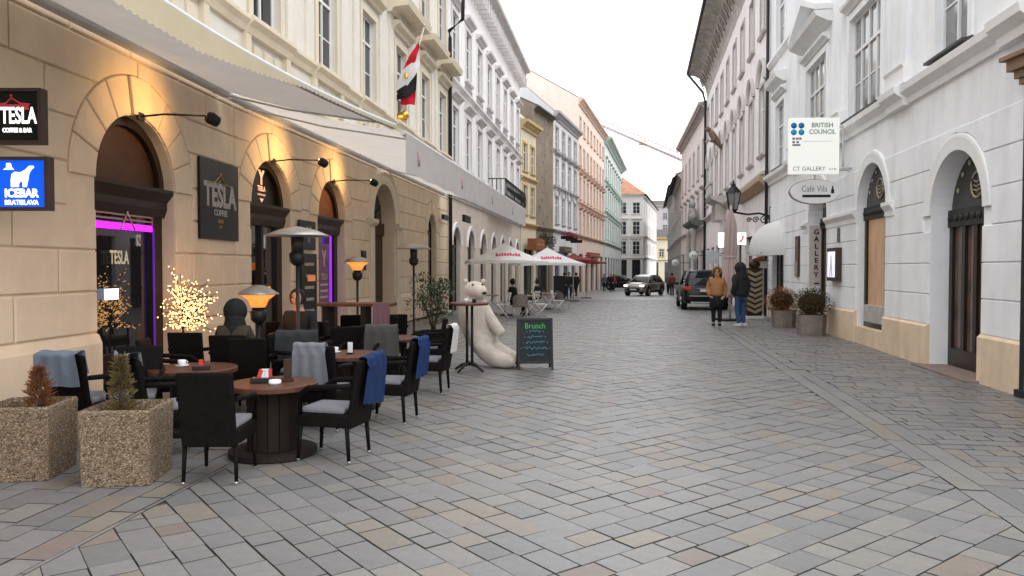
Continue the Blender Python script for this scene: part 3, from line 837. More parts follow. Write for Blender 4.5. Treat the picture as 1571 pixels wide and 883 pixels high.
link('window_display', MB().box(u-.6, u+.75, .05, .15, .5, .86).mesh('window_display'), mat('pale_display', (0.45, 0.43, 0.40), 0.6, 0.2), ws)
o = opR[3]; window(FR, o['uc'], o['z0'], 1.9, o['z1']-o['z0'], .12, 3, 2, 0, FRAME_D, GLASS)
p = FR.world(.1, .1, 0)
MB().tube([(p[0], p[1], -.1), (p[0], p[1], 12.6)], .06, 8).build('rain_pipe', MATS['black_pipe'], rh, tuple(-v for v in rh.location))
# ------------------------------------------------------------------ houses down the street
def house(label, A, B, H, wm, tm, rows, right=False, depth=10, roof=None, ridge=3.0, eave=.0, corn=.6, corn_out=.55, ground=4.6, shop=True, cn=None, arches=False, bands=(), zb=None, fm=None, gm=None, name='town_house', low=None):
    """rows: (sill z, height, width, count, hood)"""
    zb = gz(max(A[1], B[1])) - .05 if zb is None else zb
    t = thing(name, label, 'building', (A[0], A[1], 0))
    P, Q = (B, A) if right else (A, B)
    head = math.degrees(math.atan2(Q[0]-P[0], Q[1]-P[1]))
    L = math.hypot(Q[0]-P[0], Q[1]-P[1])
    F = Facade(t, P, head, 0)
    ops = []; wins = []
    for (z, h, w_, n, hd) in rows:
        for i in range(n):
            u = L*(i+.5)/n
            ops.append(opening(u, w_, z, z+h, False, .14)); wins.append((u, z, w_, h, hd))
    F.put(wall_mesh(L, H, ops, ground), 'upper_wall', wm)
    ng = max(1, round(L/3.0)) if cn is None else cn
    gops = []
    for i in range(ng):
        u = L*(i+.5)/ng
        if arches: gops.append(opening(u, min(1.5, L/ng*.5), zb, 2.6, True, .25))
        else: gops.append(opening(u, L/ng*.62, zb, 3.0, False, .25))
    F.put(wall_mesh(L, ground, gops if shop else [], zb), 'ground_floor_wall', low or (tm if arches else wm))
    if shop:
        for o in gops:
            window(F, o['uc'], zb+.02, o['r']*2, o['z1']-zb-.02, .16, 2, 2, .75, fm or FRAME_D, GLASS, arch=arches, bar=.08, name='shop_window')
            if arches: archivolt(F, o, [(0, 0), (0, .05), (.18, .08), (.22, 0)], tm)
    for (u, z, w_, h, hd) in wins:
        window(F, u, z, w_, h, .08, 2, 3, .68, FRAME_W, gm or GLASS, bar=.055)
        surround(F, u, z, w_, h, tm, .14, .05)
        sill(F, u, w_+.4, z, tm, .13, .12)
        if hd == 1: hood(F, u, w_+.6, z+h+.3, tm, .28, .22)
        elif hd == 2:
            o = dict(uc=u, r=w_/2+.15, z1=z+h+.1)
            archivolt(F, o, [(0, 0), (0, .1), (.14, .16), (.2, .05), (.2, 0)], tm, 'curved_hood')
    trim(F, 0, L, CORN(ground-.12, .25, .3), tm, 'string_course')
    for z in bands: trim(F, 0, L, CORN(z, .22, .28), tm, 'band')
    trim(F, 0, L, CORN(H-corn, corn_out, corn), tm, 'eaves_cornice')
    volume(F, L, H, depth, wm, roof or ROOFG, ridge, zb, eave)
    return t, F, L
# left side
h2, F2, L2 = house('pale grey palace with hooded windows and deep bracketed cornice, left of the parasols', (-2.537, 29.62), (.55, 51.2), 15.0, B2W, B2T,
    [(5.95, 2.3, 1.15, 8, 1), (9.9, 2.2, 1.15, 8, 1)], bands=(8.95,), arches=True, low=mat('pinkish_beige_stone', (0.60, 0.52, 0.44), 0.9, 0.1, 2, stain=.15), corn=.5, corn_out=.75, cn=7)
for i in range(34):
    uu = L2*(i+.5)/34
    F2.put(MB().prism([(0, 0), (.14, 0), (.14, .6), (0, .6)], -.5, 0).xf(Matrix.Translation((uu, 0, 13.85))), 'cornice_bracket', B2T)
for i in range(8): F2.put(MB().box(L2*(i+.5)/8-.75, L2*(i+.5)/8+.75, -.05, 0, 9.3, 9.65), 'parapet_panel', mat('dark_relief', (0.3, 0.285, 0.28), 0.9, 0.3, 9))
# iron balcony on the palace
u0, u1 = L2*.42, L2*.80
bl = F2.put(MB().mould([(0, 5.0), (.2, 5.0), (.9, 5.15), (.95, 5.28), (0, 5.3)], u0, u1), 'balcony', B2T)
rl = MB()
for z in (5.4, 6.25): rl.tube([(u0+.03, 0, z), (u0+.03, -.9, z), (u1-.03, -.9, z), (u1-.03, 0, z)], .03, 6)
n = int((u1-u0)/.22)
for i in range(n+1):
    x = u0+.03+(u1-u0-.06)*i/n
    rl.tube([(x, -.9, 5.3), (x, -.9-.06*(i % 2), 5.75), (x, -.9, 6.25)], .022, 4)
for k in range(5):
    for x in (u0+.03, u1-.03): rl.tube([(x, -.9*k/4, 5.3), (x, -.9*k/4, 6.25)], .022, 4)
link('railing', rl.mesh('railing'), IRON, bl)
YEL = mat('ochre_stucco', (0.58, 0.43, 0.22), 0.9, 0.08, 2, stain=.15); YELW = mat('yellow_cream_stucco', (0.68, 0.62, 0.46), 0.9, 0.05, 2, stain=.1)
house('narrow pale yellow house with ochre cornice between grey palace and bare wall', (.6, 51.3), (1.75, 55), 11.8, YELW, YEL,
    [(5.4, 2.0, 1.0, 2, 0), (8.4, 1.9, 1.0, 2, 0)], bands=(7.7,), ridge=4.5, cn=1, roof=mat('pale_green_roof', (0.42, 0.45, 0.42), 0.7, 0.1, 2))
BARE = mat('bare_brown_render', (0.25, 0.205, 0.155), 0.95, 0.2, 1.2, 0.3, 12, stain=.25)
t4, F4, L4 = house('windowless house of bare brown render under dark eaves', (1.6, 55.1), (3.26, 60), 13.6, BARE, BARE, [], ridge=2.5, eave=.5, cn=1, corn=.3, corn_out=.3)
for i in range(14): F4.put(MB().box(0, .16, -.012, .002, 0, .16).xf(Matrix.Translation((rnd.uniform(.4, L4-.5), 0, 5+i*.58))), 'putlog_hole', BLACK)
PG = mat('cool_grey_stucco', (0.70, 0.69, 0.695), 0.9, 0.06, 2, stain=.12); PGT = mat('cool_grey_trim', (0.42, 0.42, 0.43), 0.9, 0.06, 2, stain=.12)
house('cool grey house with arched window hoods next to the peach facade', (3.3, 60.1), (6.1, 70), 14.2, PG, PGT,
    [(5.3, 2.2, 1.1, 4, 2), (8.5, 2.0, 1.1, 4, 1), (11.4, 1.7, 1.1, 4, 0)], bands=(8.0, 10.9), ridge=4.5, cn=3, roof=mat('light_grey_roof', (0.42, 0.43, 0.45), 0.8, 0.1, 2))
PE = mat('peach_stucco', (0.76, 0.62, 0.53), 0.9, 0.06, 2, stain=.08); PET = mat('peach_trim', (0.62, 0.46, 0.36), 0.9, 0.06, 2, stain=.1)
house('tall peach house with rows of narrow windows', (6.15, 70.1), (11.0, 90), 17.5, PE, PET,
    [(4.9, 2.0, 1.0, 8, 1), (8.2, 2.0, 1.0, 8, 1), (11.4, 1.8, 1.0, 8, 0), (14.4, 1.5, 1.0, 8, 0)], bands=(7.6, 10.8), ridge=3, cn=5, roof=mat('brown_roof', (0.26, 0.17, 0.13), 0.85, 0.2, 2))
GRN = mat('mint_stucco', (0.69, 0.71, 0.69), 0.9, 0.06, 2, stain=.1); GRT = mat('mint_trim', (0.46, 0.53, 0.48), 0.9, 0.06, 2, stain=.1)
house('mint green house with stacked cornices at the bend', (11.1, 90.1), (17.5, 120), 17.4, GRN, GRT,
    [(5.2, 2.3, 1.2, 9, 1), (9.0, 2.2, 1.2, 9, 1), (12.7, 2.0, 1.2, 9, 1)], bands=(8.3, 12.0), ridge=2, cn=7, corn_out=.9, corn=.8)
# white corner house closing the view: front towards us and flank along the side street
EW = mat('end_house_white', (0.72, 0.685, 0.655), 0.9, 0.04, 2, stain=.06)
te, Fe, Le = house('white corner house with red tiled roof closing the street', (16.9, 122), (21.3, 122), 13.6, EW, EW,
    [(3.9, 2.1, 1.15, 2, 1), (7.1, 2.1, 1.15, 2, 1), (10.5, 1.8, 1.15, 2, 0)], bands=(6.6,), ridge=0, cn=2, depth=34, ground=3.2, zb=-1.4, corn_out=.4, corn=.4)
Ff = Facade(te, (21.3, 122.05), math.degrees(math.atan(.257)))
Lf = 35
Ff.put(wall_mesh(Lf, 13.6, [opening(2.5+i*4, 1.15, z, z+2, False, .15) for i in range(8) for z in (3.9, 7.1, 10.5)], -1.4), 'flank_wall', EW)
for i in range(8):
    for z in (3.9, 7.1, 10.5): window(Ff, 2.5+i*4, z, 1.15, 2.0, .08, 2, 3, .68, FRAME_W, GLASS, bar=.055)
for z in (3.1, 6.6, 13.0): trim(Ff, 0, Lf, CORN(z, .35, .35), EW, 'band')
rf = MB().add([(16.2, 121.5, 13.6), (21.8, 121.5, 13.6), (30.8, 157, 13.6), (10, 157, 13.6), (17, 131, 19.0), (21, 150, 19.0)], [(0, 1, 4), (1, 2, 5, 4), (2, 3, 5), (3, 0, 4, 5)])
rf.build('roof_tiles', ROOFR, te, tuple(-v for v in te.location))
house('small ochre house at the far end of the street', (30.6, 172), (38, 172), 8.6, YELW, YEL, [(4.2, 1.8, 1.1, 3, 0)], zb=-1.6, ridge=2, cn=2, depth=8, ground=3.4)
house('distant mauve grey block above the ochre house', (31.5, 190), (46, 190), 17.5, mat('mauve_stucco', (0.46, 0.42, 0.43), 0.9, 0.06, 2), mat('mauve_trim', (0.42, 0.39, 0.4), 0.9, 0.06, 2),
    [(4.2, 1.8, 1.1, 5, 0), (7.4, 1.8, 1.1, 5, 0), (10.8, 1.8, 1.1, 5, 0), (14, 1.6, 1.1, 5, 0)], zb=-1.6, ridge=1.5, cn=3, depth=8, ground=3.4)
# right side
xr = lambda y: 4.59 + .1735*y
hb, Fb, Lb = house('rose white baroque house with painted coved eaves and curved window hoods', (xr(27.35), 27.35), (xr(54), 54), 15.4, BAR, BART,
    [(6.0, 2.6, 1.2, 9, 2), (10.6, 2.2, 1.2, 9, 0)], right=True, bands=(), ridge=4, cn=8, corn=.15, corn_out=.2, ground=5.0)
COVE = mat('painted_cove', (0.42, 0.385, 0.345), 0.9, 0.32, 2.2, stain=.25)
pr = [(0, 13.7)] + [(1.15*(1-math.cos(R(a))), 13.7 + 1.75*math.sin(R(a))) for a in range(15, 91, 15)] + [(1.3, 15.45), (1.3, 15.62), (0, 15.65)]
Fb.put(MB().mould(pr, 0, Lb), 'coved_eaves', COVE)
for i in range(26):
    uu = Lb*(i+.5)/26
    Fb.put(MB().tube([(uu-.3, -.22, 14.35), (uu-.2, -.42, 14.75), (uu+.1, -.55, 14.95), (uu+.32, -.4, 14.7), (uu+.15, -.3, 14.5)], .035, 5), 'painted_scroll', mat('scroll_paint', (0.27, 0.24, 0.21), 0.9, 0.1))
Fb.put(MB().tube([(0, -1.38, 15.6), (Lb, -1.38, 15.6)], .09, 8), 'gutter', MATS['black_pipe'])
Fb.put(MB().tube([(.15, -1.35, 15.5), (.15, -.3, 14.2), (.15, -.12, 13.5), (.15, -.12, -.3)], .085, 8), 'rain_pipe', MATS['black_pipe'])
Fb.put(MB().mould([(0, 4.6), (.1, 4.6), (.35, 4.85), (.35, 5.0), (0, 5.05)], Lb*.72, Lb), 'shop_cornice', mat('tan_cornice', (0.42, 0.30, 0.2), 0.8, 0.1))
gf = thing('carved_figure', 'brown carved figure leaning out from the baroque facade', 'figure', Fb.world(Lb - (43-27.3)*1.015, 0, 8.6), Fb.rz)
gf.scale = (.62, .62, .62)
GFM = mat('weathered_brown_carving', (0.20, 0.13, 0.09), 0.9, 0.4, 5, 0.6, 20)
MB().tube([(0, 0, -.2), (.05, -.35, .2), (0, -.75, .75), (-.05, -1.0, 1.25), (0, -1.25, 1.5)], [.12, .24, .34, .3, .16], 9).build('body', GFM, gf)
MB().ball((0, -1.35, 1.62), .25, 8, .9, 1.1, .9).build('head', GFM, gf)
for s in (-1, 1): MB().tube([(s*.25, -.7, .8), (s*.42, -.9, .5), (s*.2, -1.15, .55)], [.11, .09, .06], 6).build('limb', GFM, gf)
# stone balcony on consoles with vases, and a carved bear above it
ub0 = Lb - (42.5-27.3)*1.015
bb = Fb.put(MB().mould([(0, 5.2), (.3, 5.2), (.8, 5.45), (.9, 5.6), (0, 5.62)], ub0-1.6, ub0+1.6), 'stone_balcony', BART)
bs = MB()
for i in range(10): bs.lathe([(.06, 0), (.09, .1), (.11, .25), (.05, .45), (.08, .65)], 8, (ub0-1.4+i*.31, -.8, 5.62))
bs.box(ub0-1.6, ub0+1.6, -.9, -.7, 6.27, 6.4)
link('balustrade', bs.mesh('balustrade'), BART, bb)
for s in (-1, 1): link('console', MB().prism([(0, 0), (.3, 0), (.3, .9), (0, .9)], -.55, 0).xf(Matrix.Translation((ub0+s*1.1-.15, 0, 4.3))).mesh('console'), BART, bb)
PK = mat('dusty_pink_stucco', (0.72, 0.63, 0.595), 0.9, 0.06, 2, stain=.12)
tp, Fp, Lp = house('dusty pink house with mansard roof beyond the black rain pipe', (xr(54.1), 54.1), (16.9, 75), 13.6, PK, BART,
    [(4.8, 2.4, 1.0, 6, 1), (8.6, 2.6, 1.0, 6, 0)], right=True, ridge=4.2, eave=.5, cn=5, roof=mat('pink_brown_roof', (0.36, 0.27, 0.255), 0.85, 0.15, 2), corn_out=.6)
# portal balcony with sculpture
pb = Fp.put(MB().mould([(0, 4.7), (.2, 4.7), (.9, 5.0), (1.0, 5.2), (0, 5.22)], Lp*.62, Lp*.92), 'portal_balcony', mat('green_grey_stone', (0.13, 0.15, 0.13), 0.8, 0.2))
sc = MB(); uc = Lp*.77
sc.ball((uc, -.5, 5.9), .5, 8, 1.2, .7, 1.3); sc.ball((uc+.3, -.55, 6.6), .27, 8); sc.ball((uc-.9, -.5, 5.6), .4, 8, 1, .7, 1); sc.ball((uc+.9, -.5, 5.6), .42, 8, 1, .7, .9); sc.ball((uc-.7, -.5, 6.1), .2, 8)
link('sculpture', sc.mesh('sculpture'), mat('weathered_sculpture', (0.33, 0.33, 0.31), 0.9, 0.4, 4), pb)
for s in (-1, 1): link('column', MB().lathe([(.28, -.7), (.28, -.4), (.2, -.3), (.17, 4.2), (.28, 4.4), (.28, 4.65)], 12, (uc+s*1.9, -.6, 0)).mesh('column'), BART, pb)
DKS = mat('dark_stone_stucco', (0.38, 0.35, 0.32), 0.9, 0.1, 2, stain=.2)
house('low dark eaved grey brown house past the pink one', (16.9, 75.1), (20.6, 95), 11.2, DKS, BART, [(4.7, 1.8, 1.0, 5, 1), (7.6, 1.7, 1.0, 5, 0)], right=True, ridge=3.6, eave=.9, cn=5, roof=mat('dark_roof', (0.055, 0.05, 0.05), 0.8, 0.2))
house('farthest grey stone house on the right of the street', (20.6, 95.1), (27.2, 131), 12.6, mat('far_grey_stucco', (0.37, 0.35, 0.33), 0.9, 0.1, 2), BART, [(4.7, 1.8, 1.1, 8, 1), (8.2, 1.8, 1.1, 8, 0)], right=True, ridge=3.6, eave=.9, cn=7, roof=MATS['dark_roof'])
# dark shopfront pillar at the right border of the picture
pl = thing('shopfront_pillar', 'dark green shopfront pillar with brown capital at the right picture edge', 'pillar', (6.62, 9.45, 0))
DKG = mat('dark_green_paint', (0.018, 0.024, 0.022), 0.4, 0.15)
MB().rbox(-.13, .35, -.2, .12, .06, 6.8, .012).build('shaft', DKG, pl)
MB().rbox(-.17, .38, -.24, .16, 0, .1, .015).build('base', DKG, pl)
cap = MB()
for k, (o_, z0, z1) in enumerate(((.04, 3.98, 4.06), (.08, 4.06, 4.16), (.14, 4.16, 4.3), (.2, 4.3, 4.36))): cap.rbox(-.13-o_, .35, -.2-o_, .12+o_, z0, z1, .01)
cap.build('capital', mat('brown_capital', (0.24, 0.155, 0.10), 0.7, 0.1), pl)
for k, (z, c) in enumerate(((2.75, (0.1, 0.4, 0.5)), (2.1, (0.5, 0.5, 0.5)), (1.85, (0.35, 0.08, 0.1)), (2.35, (0.55, 0.55, 0.52)), (1.35, (0.6, 0.6, 0.6)))):
    MB().box(-.135, -.132, -.15, -.02, z, z+.16).build('sticker', mat('sticker_%d' % k, c, 0.5, 0.4, 20), pl)
# far construction crane
cr = thing('tower_crane', 'pale red tower crane jib reaching over the roofs', 'crane', (120, 330, 0))
CRM = mat('hazed_crane_paint', (0.88, 0.80, 0.78), 0.6, 0.1); CRR = mat('crane_red', (0.62, 0.33, 0.29), 0.6, 0.1)  # pale tones: distance haze is put into the crane colours
def truss(a, b, s, m, name, n):
    a, b = Vector(a), Vector(b); d = (b-a).normalized(); up = Vector((0, 0, 1)); sd = d.cross(up).normalized(); up = sd.cross(d).normalized()
    offs = [sd*-s - up*s*.6, sd*s - up*s*.6, up*s]
    mb = MB()
    for o_ in offs: mb.tube([a+o_, b+o_], .5, 4)
    for i in range(n):
        p0, p1 = a + (b-a)*i/n, a + (b-a)*(i+1)/n
        for j in range(3): mb.tube([p0+offs[j], p1+offs[(j+1) % 3]], .22, 4)
    return mb.build(name, m, cr)
J = lambda px, py, y: ((px-CX)/FPX*y - 120, y - 330, CAM_H + (HOR-py)/FPX*y)
truss(J(915, 186, 330), J(1100, 266, 330), 1.5, CRM, 'jib', 34)
MB().box(-1.5, 1.5, -1, 1, -1.2, 1.0).xf(Matrix.Translation(J(985, 219, 330))).build('trolley', CRR, cr)
MB().tube([J(988, 213, 330), J(1040, 222, 330), J(1100, 228, 330)], .12, 4).build('tie_rope', CRM, cr)
truss((J(1092, 262, 330)[0], 0, 0), (J(1092, 262, 330)[0], 0, J(1092, 225, 330)[2]), 1.0, CRM, 'mast', 20)
# ------------------------------------------------------------------ awnings
def awning(label, y0, y1, wall, front, zw, zf, drop, vm, scallop, name='cafe_awning', cm=AWN):
    """wall(y), front(y): x of the cassette and of the front bar"""
    t = thing(name, label, 'awning', (wall(y0), y0, zw))
    o = Vector(t.location); inv = tuple(-o)
    n = 14
    def fn(a, b):
        y = y0 + (y1-y0)*a; x = wall(y)+.12 + (front(y)-wall(y)-.12)*b
        return (x, y, zw + .04 + (zf-zw)*b - .10*math.sin(math.pi*b)*(.6+.4*math.sin(a*3)))
    MB().grid(fn, 20, 10).build('canopy', cm, t, inv)
    c = MB()
    K = 24
    ysn = [y0 + (y1-y0)*k/K for k in range(K+1)]
    c.tube([(wall(y)+.12, y, zw) for y in ysn], .075, 8); 
    c.build('cassette', GREYM, t, inv)
    MB().tube([(front(y), y, zf+.03) for y in ysn], .05, 8).build('front_bar', GREYM, t, inv)
    arms = max(2, int((y1-y0)/4))
    for k in range(arms):
        y = y0 + .5 + (y1-y0-1)*k/(arms-1)
        xm = (wall(y)+front(y))/2
        MB().tube([(wall(y)+.15, y, zw-.09), (xm, y, (zw+zf)/2-.09), (front(y)-.04, y, zf-.0)], .016, 6).build('folding_arm', mat('dark_grey_arm', (0.6, 0.58, 0.56), 0.5, 0.1), t, inv)
    N = int((y1-y0)/.055)
    vs = []; fs = []
    for i in range(N+1):
        y = y0 + (y1-y0)*i/N; x = front(y)+.052
        dr = drop*max(0.1, min(1, (9.6-y)/2.6)) if scallop else drop
        bz = zf - dr + (scallop*abs(math.sin(i*.5*math.pi)) if scallop else .012*math.sin(y*5))
        vs += [(x, y, zf+.02), (x, y, bz)]
        if i: fs.append((2*i-2, 2*i, 2*i+1, 2*i-1))
    MB().add(vs, fs, True).build('valance', vm, t, inv)
    return t
frontA = lambda y: -3.02 + .055*(y-6) + .0225*max(0, y-6)**2
aw1 = awning('long grey cafe awning over the dark terrace tables, nearest the camera', 3.2, 12.0, lambda y: wall_left_x(y)+.05, frontA, 4.42, 3.88, .24, AWN_Y, .022)
frontB = lambda y: -1.76 + .139*(y-12.1)
VAL = mat('grey_valance_canvas', (0.60, 0.585, 0.575), 0.9, 0.05, 2, translucent=.3)
aw2 = awning('second cafe awning with deep pale valance, beyond the flag', 12.1, 28.0, lambda y: wall_left_x(y)+.05, frontB, 4.42, 3.80, .60, VAL, 0, cm=mat('thin_awning_canvas', (0.72, 0.67, 0.61), 0.9, 0.06, 2, translucent=.55))
LOGO = mat('faint_valance_print', (0.42, 0.30, 0.31), 0.9, 0.1)
for y in (12.9, 16.5, 20.5, 24.5):
    m_ = MB(); 
    for k in range(3): m_.tube([(.0, -.07+.07*k, .12), (.0, -.09+.09*k, -.02), (.0, -.03+.03*k, -.12)], .012, 5)
    m_.build('printed_emblem', LOGO, aw2, (frontB(y)+.06-aw2.location.x, y-aw2.location.y, 3.52-aw2.location.z))
# valance band light boxes under the second awning
tag(MB().rbox(-.5, .5, -.04, .04, -.1, .1, .01).build('heater_box', BLACK, None, (wall_left_x(24)+1.9, 22.2, 3.1), R(83)), 'black infrared heater box hanging under the second awning', 'heater')
tag(MB().rbox(-.45, .45, -.05, .05, -.09, .09, .01).build('heater_box', BLACK, None, (wall_left_x(28.3)+.2, 28.2, 3.55), R(83)), 'small black box on the wall above the far end arches', 'heater')
# ------------------------------------------------------------------ cafe signs and wall lamps
TXW = mat('lit_white_lettering', (0.8, 0.8, 0.8), 0.5, 0, emit=(1.0, 0.95, 0.97), estr=1.1)
TXD = mat('grey_lettering', (0.36, 0.34, 0.31), 0.6, 0.15, 9)
TXG = mat('gold_lettering', (0.35, 0.24, 0.08), 0.5, 0.1)
RED = mat('dark_red_print', (0.35, 0.04, 0.05), 0.5, 0, emit=(0.5, 0.04, 0.05), estr=.25)
CASE = mat('brown_sign_case', (0.055, 0.034, 0.028), 0.5, 0.15)
def tesla_face(t, tm, sm, s, y, lit=True):
    """crest, name and subtitle on a board face; s = board width"""
    letters('TESLA', .33*s, tm, t, (0, y, .02*s), 0, .78, bold=.012*s)
    letters('COFFEE & BAR', .1*s, tm, t, (0, y, -.2*s), 0, .95, bold=.003)
    r = MB()
    r.tube([(-.36*s, y, .2*s), (-.18*s, y, .22*s), (0, y, .32*s), (.18*s, y, .22*s), (.36*s, y, .2*s)], .008*s, 4)
    r.tube([(-.1*s, y, .19*s), (0, y, .26*s), (.1*s, y, .19*s)], .008*s, 4); r.ball((0, y, .35*s), .018*s, 5)
    link('crest', r.mesh('crest'), sm, t)
    b = MB().tube([(-.12*s, y, -.29*s), (0, y, -.33*s), (.12*s, y, -.29*s)], .009*s, 4)
    link('flourish', b.mesh('flourish'), sm, t)
# two projecting light boxes at the left picture edge
def lightbox(name, label, y, x0, x1, z0, z1, face):
    t = thing(name, label, 'sign', ((x0+x1)/2, y, (z0+z1)/2))
    w_, h = x1-x0, z1-z0
    c = MB().box(-w_/2, w_/2, -.0, .06, -h/2, h/2)
    c.box(-w_/2, w_/2, -.05, 0, h/2-.03, h/2); c.box(-w_/2, w_/2, -.05, 0, -h/2, -h/2+.03); c.box(w_/2-.03, w_/2, -.05, 0, -h/2+.03, h/2-.03); c.box(-w_/2, -w_/2+.03, -.05, 0, -h/2+.03, h/2-.03)
    pass
    c.build('case', CASE, t)
    MB().box(-w_/2+.03, w_/2-.03, -.02, -.002, -h/2+.03, h/2-.03).build('face', face, t)
    MB().tube([(-w_/2-.25, .1, h/4), (-w_/2, .1, h/4)], .025, 6).build('bracket', BLACK, t)
    return t
t = lightbox('light_box_sign', 'black light box reading TESLA, upper of two at the left picture edge', 7.0, -4.86, -4.345, 2.80, 3.31, SIGNBLK)
letters('TESLA', .21, TXW, t, (.035, -.024, .0), 0, .58, bold=.004); letters('COFFEE & BAR', .055, TXW, t, (.02, -.024, -.13), 0, .76, bold=.002)
r = MB().tube([(-.18, -.022, .11), (-.08, -.022, .12), (0-.03, -.022, .17), (.05, -.022, .12), (.14, -.022, .11)], .008, 4); r.ball((-.03, -.022, .19), .012, 5); r.box(-.16, .13, -.0215, -.021, .06, .11)
r.build('crest', RED, t)
BLUE = mat('lit_blue_face', (0.005, 0.06, 0.4), 0.4, 0, emit=(0.0, 0.065, 0.56), estr=.85)
t = lightbox('light_box_sign', 'glowing blue light box reading ICEBAR with a white bear', 7.0, -4.84, -4.295, 2.185, 2.68, BLUE)
letters('ICEBAR', .105, TXW, t, (.015, -.024, -.09), 0, .90, bold=.004); letters('BRATISLAVA', .064, TXW, t, (.015, -.024, -.175), 0, .88, bold=.001)
bear2d = [(-.10, -.03), (-.10, .04), (-.09, .09), (-.06, .11), (0, .105), (.05, .13), (.09, .165), (.135, .165), (.14, .15), (.115, .135), (.09, .10), (.08, .05), (.06, -.03), (.02, -.03), (.02, .02), (0, .025), (-.02, -.0), (-.02, -.03), (-.05, -.03), (-.055, .01), (-.06, -.03)]
bq = MB().prism([(x*.9+.01, z) for x, z in bear2d], -.026, -.021); bq.prism([(-.15, .13), (-.05, .13), (-.07, .15), (-.08, .19), (-.12, .19), (-.12, .15)], -.027, -.0215)
bq.build('bear_emblem', TXW, t)
# flat boards on the wall
t = thing('sign_board', 'tall black TESLA board on the pier between the first two arches', 'sign', FA.world(ua(11.97), .06, 2.72), FA.rz)
MB().rbox(-.66, .66, -.02, .02, -.62, .62, .008).build('board', SIGNBLK, t)
letters('TESLA', .5, TXD, t, (0, -.024, .06), 0, .80, bold=.02); letters('COFFEE', .13, TXD, t, (0, -.024, -.2), 0, 1, bold=.004); letters('BAR', .1, TXG, t, (0, -.024, -.33), 0, 1)
letters('EST', .06, TXG, t, (0, -.024, -.42), 0, 1)
r = MB().tube([(-.45, -.024, .24), (-.2, -.024, .27), (0, -.024, .4), (.2, -.024, .27), (.45, -.024, .24)], .012, 4); r.tube([(-.14, -.024, .24), (0, -.024, .32), (.14, -.024, .24)], .012, 4); r.ball((0, -.024, .42), .025, 5)
r.build('crest', TXG, t)
t = thing('sign_board', 'small black board with pale emblem between second and third arch', 'sign', FB.world(ub(15.55), .06, 2.33), FB.rz)
MB().rbox(-.42, .42, -.02, .02, -.3, .3, .008).build('board', SIGNBLK, t)
letters('Y', .42, TXD, t, (.05, -.024, .0), 0, .8, bold=.02)
t = thing('menu_board', 'tall black menu board standing beside the second arch', 'sign', FB.world(ub(15.5), .1, 0), FB.rz)
MB().rbox(-.4, .4, -.03, .03, .35, 1.95, .01).build('board', SIGNBLK, t)
for k in range(5): MB().box(-.26+.08*(k % 2), .22, -.036, -.031, 1.7-.24*k, 1.76-.24*k).build('printed_line', TXD, t)
MB().box(-.1, .3, -.037, -.031, 1.38, 1.5).build('printed_block', mat('orange_print', (0.55, 0.18, 0.06), 0.5, 0.1, emit=(0.8, 0.25, 0.08), estr=.3), t)
for x in (-.3, .3): MB().box(x-.03, x+.03, -.15, .03, 0, .36).build('foot', BLACK, t)
t = thing('wall_plaque', 'small dark plaque beside the stone portal', 'plaque', FB.world(ub(19.2), .05, 1.85), FB.rz)
MB().rbox(-.16, .16, -.02, .02, -.25, .25, .006).build('plate', mat('dark_bronze', (0.03, 0.028, 0.024), 0.4, 0.2, metal=.5), t)
for k in range(2): MB().box(-.13, .13, -.024, -.02, -.02+k*.22-.2, .17+k*.22-.2).build('panel', BLACK, t)
# gooseneck lamps over the arches, lit
GLOW = mat('warm_bulb', (1, .8, .5), 0.4, 0, emit=(1.0, 0.62, 0.22), estr=14.0)
for (F, o, lab, pw) in ((FA, opA[1], 'first', 34), (FB, opB[0], 'second', 42), (FB, opB[1], 'third', 42), (FA, opA[0], 'nearest', 17)):
    if lab == 'nearest': continue
    u, zt = o['uc'], o['z1'] + o['r']
    t = thing('arch_lamp', 'black arm spotlight glowing over the %s cafe arch' % lab, 'lamp', F.world(u, 0, zt), F.rz, 'spotlights over the cafe arches')
    MB().rbox(-.07, .07, -.07, -.035, -.05, .05, .01).build('wall_plate', BLACK, t)
    MB().tube([(0, -.06, 0), (.03, -.35, .03), (.1, -.85, .02), (.12, -.95, .0)], .014, 6).build('arm', BLACK, t)
    MB().lathe([(.03, -.09), (.07, -.07), (.085, .03), (.075, .075), (.03, .09)], 14).xf(Matrix.Translation((.12, -.97, -.03)) @ Matrix.Rotation(R(-60), 4, 'X')).build('lamp_head', BLACK, t)
    MB().lathe([(.022, .0), (.022, .008)], 14).xf(Matrix.Translation((.12, -.93, -.0)) @ Matrix.Rotation(R(-60), 4, 'X') @ Matrix.Translation((0, 0, .045))).build('bulb', GLOW, t)
    a = F.world(u+.1, .84, zt+.08); b = F.world(u, 0, zt + .02)
    l = lamp('arch_spot', 'SPOT', pw, (1.0, 0.58, 0.2), tuple(Vector(a) - Vector(t.location)), None, .12, R(118), None)
    l.location = a; l.rotation_euler = (Vector(b) - Vector(a)).to_track_quat('-Z', 'Y').to_euler()
    l.parent = t; l.matrix_parent_inverse = Matrix.LocRotScale(t.location, t.rotation_euler, None).inverted()
